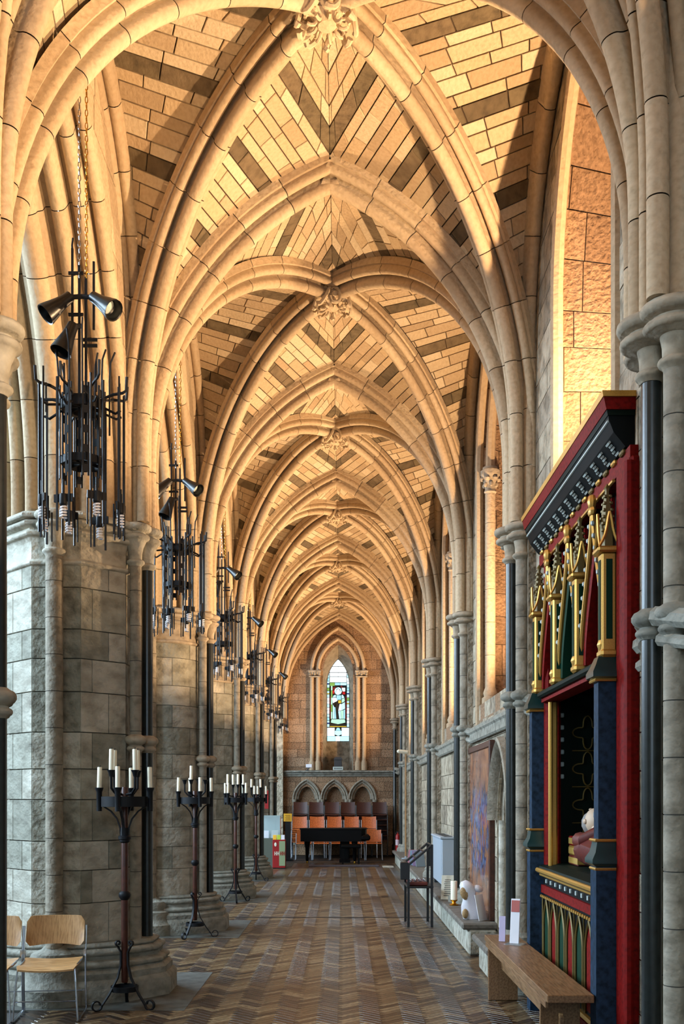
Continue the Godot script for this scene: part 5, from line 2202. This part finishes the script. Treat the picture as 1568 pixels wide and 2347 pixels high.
	m.tube([Vector3(0, 0.46, 0), Vector3(-0.05, 0.44, 0), Vector3(-0.07, 0.3, 0)], 0.01, 6)
	m.box(Vector3(0, 0.475, 0), Vector3(0.08, 0.02, 0.02))
	part("valve_and_hose", m, mt.black, ex)
	m = MB.new()
	m.lathe([Vector2(0.0555, 0.14), Vector2(0.0555, 0.28)], Vector3.ZERO, 12)
	part("label_sleeve", m, mt.white, ex)

func build_votive_stand():
	var root = thing("votive_stand", "black metal votive candle stand with a sloping rail in the aisle", "stand", V(0.99, 0, 13.45))
	var m
	var X = [-0.15, 0.15]
	var Z = [0.32, -0.32]
	for i in 2:
		for j in 2:
			m = MB.new()
			var h = 0.80 if i == 0 else 1.06
			m.box(Vector3(X[i], h * 0.5, Z[j]), Vector3(0.032, h, 0.032))
			part("leg", m, mt.black, root)
	for j in 2:
		m = MB.new()
		m.tube([Vector3(X[0], 0.80, Z[j]), Vector3(X[1], 1.05, Z[j])], 0.016, 6)
		part("sloping_rail", m, mt.black, root)
	for i in 4:
		m = MB.new()
		m.tube([Vector3(lerpf(X[0], X[1], i / 3.0), lerpf(0.80, 1.05, i / 3.0), Z[0]), Vector3(lerpf(X[0], X[1], i / 3.0), lerpf(0.80, 1.05, i / 3.0), Z[1])], 0.012, 6)
		part("cross_rail", m, mt.black, root)
	m = MB.new()
	m.cbox(Vector3(0, 0.515, 0), Vector3(0.34, 0.03, 0.68), 0.006)
	part("shelf", m, mt.black, root)
	m = MB.new()
	m.cbox(Vector3(-0.20, 0.72, 0.26), Vector3(0.1, 0.22, 0.14), 0.006)
	part("money_box", m, mt.black, root)
	m = MB.new()
	m.cbox(Vector3(0, 0.02, 0), Vector3(0.24, 0.04, 0.56), 0.008)
	solo("tray", m, mat(Color(0.35, 0.11, 0.06), 0.5), "red-brown tray on the votive stand's shelf", "tray", V(0.97, 0.532, 13.45))
	var proto
	for i in 12:
		var at = V(0.97 - 0.09 + 0.06 * (i % 4), 0.5735, 13.27 + 0.15 * (i / 4))
		var lab = "%s tealight from the left in the %s row of the votive tray" % [["first", "second", "third", "fourth"][i % 4], ["nearest", "middle", "farthest"][i / 4]]
		if proto == null:
			proto = thing("tealight", lab, "candle", at, 0.0, "tealights in the votive tray")
			m = MB.new()
			m.lathe([Vector2(0.018, 0.0), Vector2(0.019, 0.016), Vector2(0.017, 0.017), Vector2(0.016, 0.013), Vector2(0.0, 0.013)], Vector3.ZERO, 10)
			part("cup", m, mt.chrome, proto)
			m = MB.new()
			m.lathe([Vector2(0.0165, 0.0135), Vector2(0.004, 0.016), Vector2(0.0, 0.024)], Vector3.ZERO, 8)
			part("wax", m, mt.candle, proto)
		else:
			var c = proto.duplicate()
			c.name = numbered("tealight")
			add_child(c)
			c.position = at
			tag(c, lab, "candle", "tealights in the votive tray")

func make_stack_chair(label, at, wood, group, frame, turn = 0.0):
	var root = thing("stacking_chair", label, "chair", at, turn, group)
	var m = MB.new()
	var rows = []
	for i in 7:
		var u = lerpf(-1, 1, i / 6.0)
		rows.append(PackedVector3Array([Vector3(u * 0.2, 0.47, -0.2 - 0.03 * (1 - u * u)), Vector3(u * 0.2, 0.79 + 0.012 * u * u, -0.25 - 0.03 * (1 - u * u)), Vector3(u * 0.2, 0.79 + 0.012 * u * u, -0.265 - 0.03 * (1 - u * u)), Vector3(u * 0.2, 0.47, -0.215 - 0.03 * (1 - u * u))]))
	m.grid(rows, true)
	part("backrest", m, wood, root)
	m = MB.new()
	m.cbox(Vector3(0, 0.44, 0.0), Vector3(0.41, 0.018, 0.41), 0.006)
	part("seat", m, wood, root)
	for sg in [-1.0, 1.0]:
		m = MB.new()
		m.tube([Vector3(sg * 0.215, 0.7, -0.25), Vector3(sg * 0.215, 0.44, -0.21), Vector3(sg * 0.22, 0.01, -0.23), Vector3(sg * 0.22, 0.01, 0.2), Vector3(sg * 0.205, 0.43, 0.18)], 0.01, 6)
		part("side_frame", m, frame, root)
	return root

func copy_chair(proto, label, at, group):
	var c = proto.duplicate()
	c.name = numbered("stacking_chair")
	add_child(c)
	c.position = at
	tag(c, label, "chair", group)

func build_far_end():
	var nth = ["first", "second", "third", "fourth", "fifth", "sixth"]
	var tier = ["bottom", "second lowest", "third lowest", "third highest", "second highest", "topmost"]
	var tier4 = ["bottom", "second lowest", "second highest", "topmost"]
	# dark stacks against the end wall
	var dark
	for s in 6:
		for i in 6:
			var lab = "%s dark brown chair of the %s stack from the left by the end wall" % [tier[i], nth[s]]
			var at = V(-1.22 + s * 0.455, i * 0.15, 29.25 - i * 0.012)
			if dark == null:
				dark = make_stack_chair(lab, at, mt.dark_wood, "first dark stack", mt.heater_dark)
			else:
				copy_chair(dark, lab, at, nth[s] + " dark stack")
	var light
	for s in 5:
		for i in 4:
			var lab = "%s orange chair of the %s low stack from the left" % [tier4[i], nth[s]]
			var at = V(-1.21 + s * 0.485, i * 0.115, 28.5 - i * 0.012)
			if light == null:
				light = make_stack_chair(lab, at, mt.orange_wood, "first orange stack", mt.heater)
			else:
				copy_chair(light, lab, at, nth[s] + " orange stack")
	for s in 5:
		copy_chair(light, "single orange wooden chair, %s in the row behind the piano" % nth[s], V(-1.05 + s * 0.472, 0, 27.55), "row of single chairs behind the piano")
	# grand piano
	var p = thing("grand_piano", "black grand piano in front of the orange chairs", "piano", V(-0.25, 0, 26.4))
	var outline = PackedVector2Array([Vector2(-0.82, -0.62), Vector2(0.72, -0.62), Vector2(0.82, -0.5), Vector2(0.86, -0.2), Vector2(0.84, 0.4), Vector2(0.5, 0.42), Vector2(0.2, 0.30), Vector2(-0.25, 0.12), Vector2(-0.6, 0.08), Vector2(-0.78, -0.02), Vector2(-0.84, -0.2)])
	var flat = Basis(Vector3.RIGHT, Vector3(0, 0, -1), Vector3.UP)
	var m = MB.new()
	m.prism(outline, Transform3D(flat, Vector3(0, 0.86, -0.1)), 0.30)
	part("case", m, mt.lacquer, p)
	m = MB.new()
	m.prism(Geometry2D.offset_polygon(outline, 0.02)[0], Transform3D(flat, Vector3(0, 0.89, -0.1)), 0.028)
	part("lid", m, mt.lacquer, p)
	m = MB.new()
	m.cbox(Vector3(0.83, 0.66, 0.18), Vector3(0.22, 0.14, 1.0), 0.04)
	part("keyboard_block", m, mt.lacquer, p)
	for q in [Vector3(-0.66, 0, 0.28), Vector3(0.55, 0, 0.38), Vector3(0.55, 0, -0.4)]:
		m = MB.new()
		m.lathe([Vector2(0.03, 0.05), Vector2(0.04, 0.1), Vector2(0.05, 0.4), Vector2(0.075, 0.5), Vector2(0.075, 0.57)], q, 10)
		var lg = part("leg", m, mt.lacquer, p)
		m = MB.new()
		m.lathe([Vector2(0.0, 0.0), Vector2(0.028, 0.005), Vector2(0.032, 0.03), Vector2(0.025, 0.055)], q, 10)
		part("caster", m, mt.brass, lg)
	m = MB.new()
	m.cbox(Vector3(0.3, 0.3, 0.2), Vector3(0.24, 0.56, 0.08), 0.02)
	m.box(Vector3(0.3, 0.06, 0.24), Vector3(0.28, 0.08, 0.16))
	part("pedal_lyre", m, mt.lacquer, p)
	var st = thing("piano_stool", "black padded stool tucked beneath the grand piano", "stool", V(0.2, 0, 25.85))
	m = MB.new()
	m.cbox(Vector3(0, 0.45, 0), Vector3(0.5, 0.09, 0.34), 0.02)
	part("seat", m, mt.lacquer, st)
	for x in [-0.2, 0.2]:
		for z in [-0.12, 0.12]:
			m = MB.new()
			m.box(Vector3(x, 0.205, z), Vector3(0.04, 0.41, 0.04))
			part("leg", m, mt.lacquer, st)
	# mat and pale flagstone before the piano
	m = MB.new()
	m.cbox(Vector3(0, 0.008, 0), Vector3(1.7, 0.016, 0.5), 0.004)
	solo("door_mat", m, mt.mat_grey, "long purplish grey mat on the floor before the piano", "mat", V(0.03, 0.001, 25.0))
	m = MB.new()
	m.cbox(Vector3(0, 0.006, 0), Vector3(0.26, 0.012, 0.55), 0.003)
	solo("floor_slab", m, mt.pier[2], "pale stone slab in the floor beside the stone bench's end", "slab", V(1.09, 0.001, 24.7))
	# display stands at the left
	var d = thing("display_stand", "red and sage green leaflet stand with a jigsaw pattern", "stand", V(-1.5, 0, 24.2))
	m = MB.new()
	m.cbox(Vector3(0, 0.35, 0), Vector3(0.30, 0.66, 0.3), 0.008)
	part("cabinet", m, mt.scarlet, d)
	m = MB.new()
	m.box(Vector3(0.075, 0.36, 0.152), Vector3(0.14, 0.58, 0.006))
	part("sage_panel", m, mt.sage, d)
	m = MB.new()
	for q in [[-0.08, 0.36], [-0.02, 0.36]]:
		m.box(Vector3(q[0] - 0.018, q[1], 0.154), Vector3(0.012, 0.09, 0.008))
		m.box(Vector3(q[0] + 0.018, q[1], 0.154), Vector3(0.012, 0.09, 0.008))
		m.box(Vector3(q[0], q[1], 0.154), Vector3(0.03, 0.014, 0.008))
	m.blob(Vector3(-0.08, 0.57, 0.154), Vector3(0.03, 0.05, 0.006), Basis.IDENTITY, 8)
	part("pale_motif", m, mt.paper, d)
	m = MB.new()
	for x in [0.05, 0.11]:
		m.box(Vector3(x - 0.018, 0.36, 0.157), Vector3(0.012, 0.09, 0.006))
		m.box(Vector3(x + 0.018, 0.36, 0.157), Vector3(0.012, 0.09, 0.006))
		m.box(Vector3(x, 0.36, 0.157), Vector3(0.03, 0.014, 0.006))
	part("red_motif", m, mt.scarlet, d)
	m = MB.new()
	m.box(Vector3(0, 0.01, 0), Vector3(0.28, 0.02, 0.28))
	part("plinth", m, mt.black, d)
	for i in 3:
		m = MB.new()
		m.cbox(Vector3(0, 0.055, 0), Vector3(0.085, 0.11, 0.03), 0.004)
		solo("leaflet_box", m, [mt.yellow, mat(Color(0.72, 0.78, 0.24), 0.6), mt.white][i], ["orange-yellow", "lime", "white"][i] + " card box on top of the red and sage stand", "box", V(-1.60 + 0.095 * i, 0.681, 24.1))
	var cs = thing("glass_case", "upright glass display case behind the red leaflet stand", "display case", V(-1.74, 0, 24.58))
	m = MB.new()
	m.cbox(Vector3(0, 0.35, 0), Vector3(0.5, 0.7, 0.34), 0.008)
	part("plinth", m, mat(Color(0.30, 0.33, 0.28), 0.7), cs)
	m = MB.new()
	m.box(Vector3(0, 0.97, 0.16), Vector3(0.48, 0.52, 0.008))
	m.box(Vector3(0.24, 0.97, 0), Vector3(0.008, 0.52, 0.32))
	m.box(Vector3(0, 1.232, 0), Vector3(0.49, 0.008, 0.33))
	part("glass", m, mt.glass, cs)
	m = MB.new()
	m.box(Vector3(0, 0.97, -0.16), Vector3(0.49, 0.54, 0.012))
	part("back_panel", m, mat(Color(0.55, 0.62, 0.60), 0.6), cs)
	for i in 4:
		m = MB.new()
		m.cbox(Vector3(0, 0.09, 0), Vector3(0.16, 0.18, 0.012), 0.002, Basis(Vector3.RIGHT, -0.15))
		solo("card", m, [mt.white, mt.pale, mat(Color(0.45, 0.66, 0.78), 0.6), mt.paper][i], ["white", "pale green", "blue", "cream"][i] + " card standing in the glass display case", "card", V(-1.85 + 0.22 * (i % 2), 0.702, 24.5 + 0.11 * (i / 2)))
	var sg = thing("sign_stand", "yellow notice on a black stand beside the stacked chairs", "sign", V(-1.47, 0, 27.4))
	m = MB.new()
	m.box(Vector3(0, 0.54, 0), Vector3(0.14, 1.08, 0.06))
	m.box(Vector3(0, 0.02, 0), Vector3(0.3, 0.04, 0.3))
	part("stand", m, mt.black, sg)
	m = MB.new()
	m.cbox(Vector3(0, 1.14, 0.042), Vector3(0.22, 0.21, 0.012), 0.003)
	var nb = part("notice", m, mt.yellow, sg)
	m = MB.new()
	for i in 5:
		m.box(Vector3(0.0 + 0.01 * (i % 2), 1.07 + 0.033 * i, 0.049), Vector3(0.14 - 0.02 * (i % 2), 0.01, 0.003))
	part("lettering", m, mat(Color(0.45, 0.25, 0.05), 0.7), nb)
	m = MB.new()
	m.cbox(Vector3(0, 0.22, 0), Vector3(0.09, 0.44, 0.012), 0.003)
	solo("red_banner", m, mt.scarlet, "small dark red banner hung on the last column", "banner", V(-1.83, 1.4, 24.6))
	# on the ledge under the window
	var lamp = thing("ledge_lamp", "small white floodlamp on the ledge left of the stained window", "lamp", V(-0.98, 2.462, 29.68))
	m = MB.new()
	m.cbox(Vector3(0, 0.13, 0), Vector3(0.18, 0.10, 0.06), 0.01)
	part("lamp_head", m, mt.white, lamp)
	m = MB.new()
	m.tube([Vector3(-0.06, 0.0, 0), Vector3(-0.02, 0.06, 0), Vector3(0, 0.1, 0)], 0.012, 6)
	m.box(Vector3(-0.05, 0.006, 0), Vector3(0.1, 0.012, 0.08))
	part("bracket", m, mt.heater_dark, lamp)
	var bu = thing("reliquary", "dark grey casket on a labelled block beneath the stained window", "casket", V(-0.14, 2.472, 29.85))
	m = MB.new()
	m.cbox(Vector3(0, 0.05, 0), Vector3(0.3, 0.1, 0.12), 0.008)
	part("block", m, mt.pale, bu)
	m = MB.new()
	m.cbox(Vector3(0, 0.2, 0), Vector3(0.22, 0.2, 0.1), 0.01)
	m.prism(PackedVector2Array([Vector2(-0.13, 0.3), Vector2(0.13, 0.3), Vector2(0.09, 0.38), Vector2(-0.09, 0.38)]), Transform3D(Basis.IDENTITY, Vector3(0, 0, 0.06)), 0.12)
	part("casket", m, mt.heater_dark, bu)
	m = MB.new()
	for i in 6:
		m.box(Vector3(-0.1 + i * 0.04, 0.05, 0.061), Vector3(0.02, 0.035, 0.002))
	part("lettering", m, mt.wick, bu)
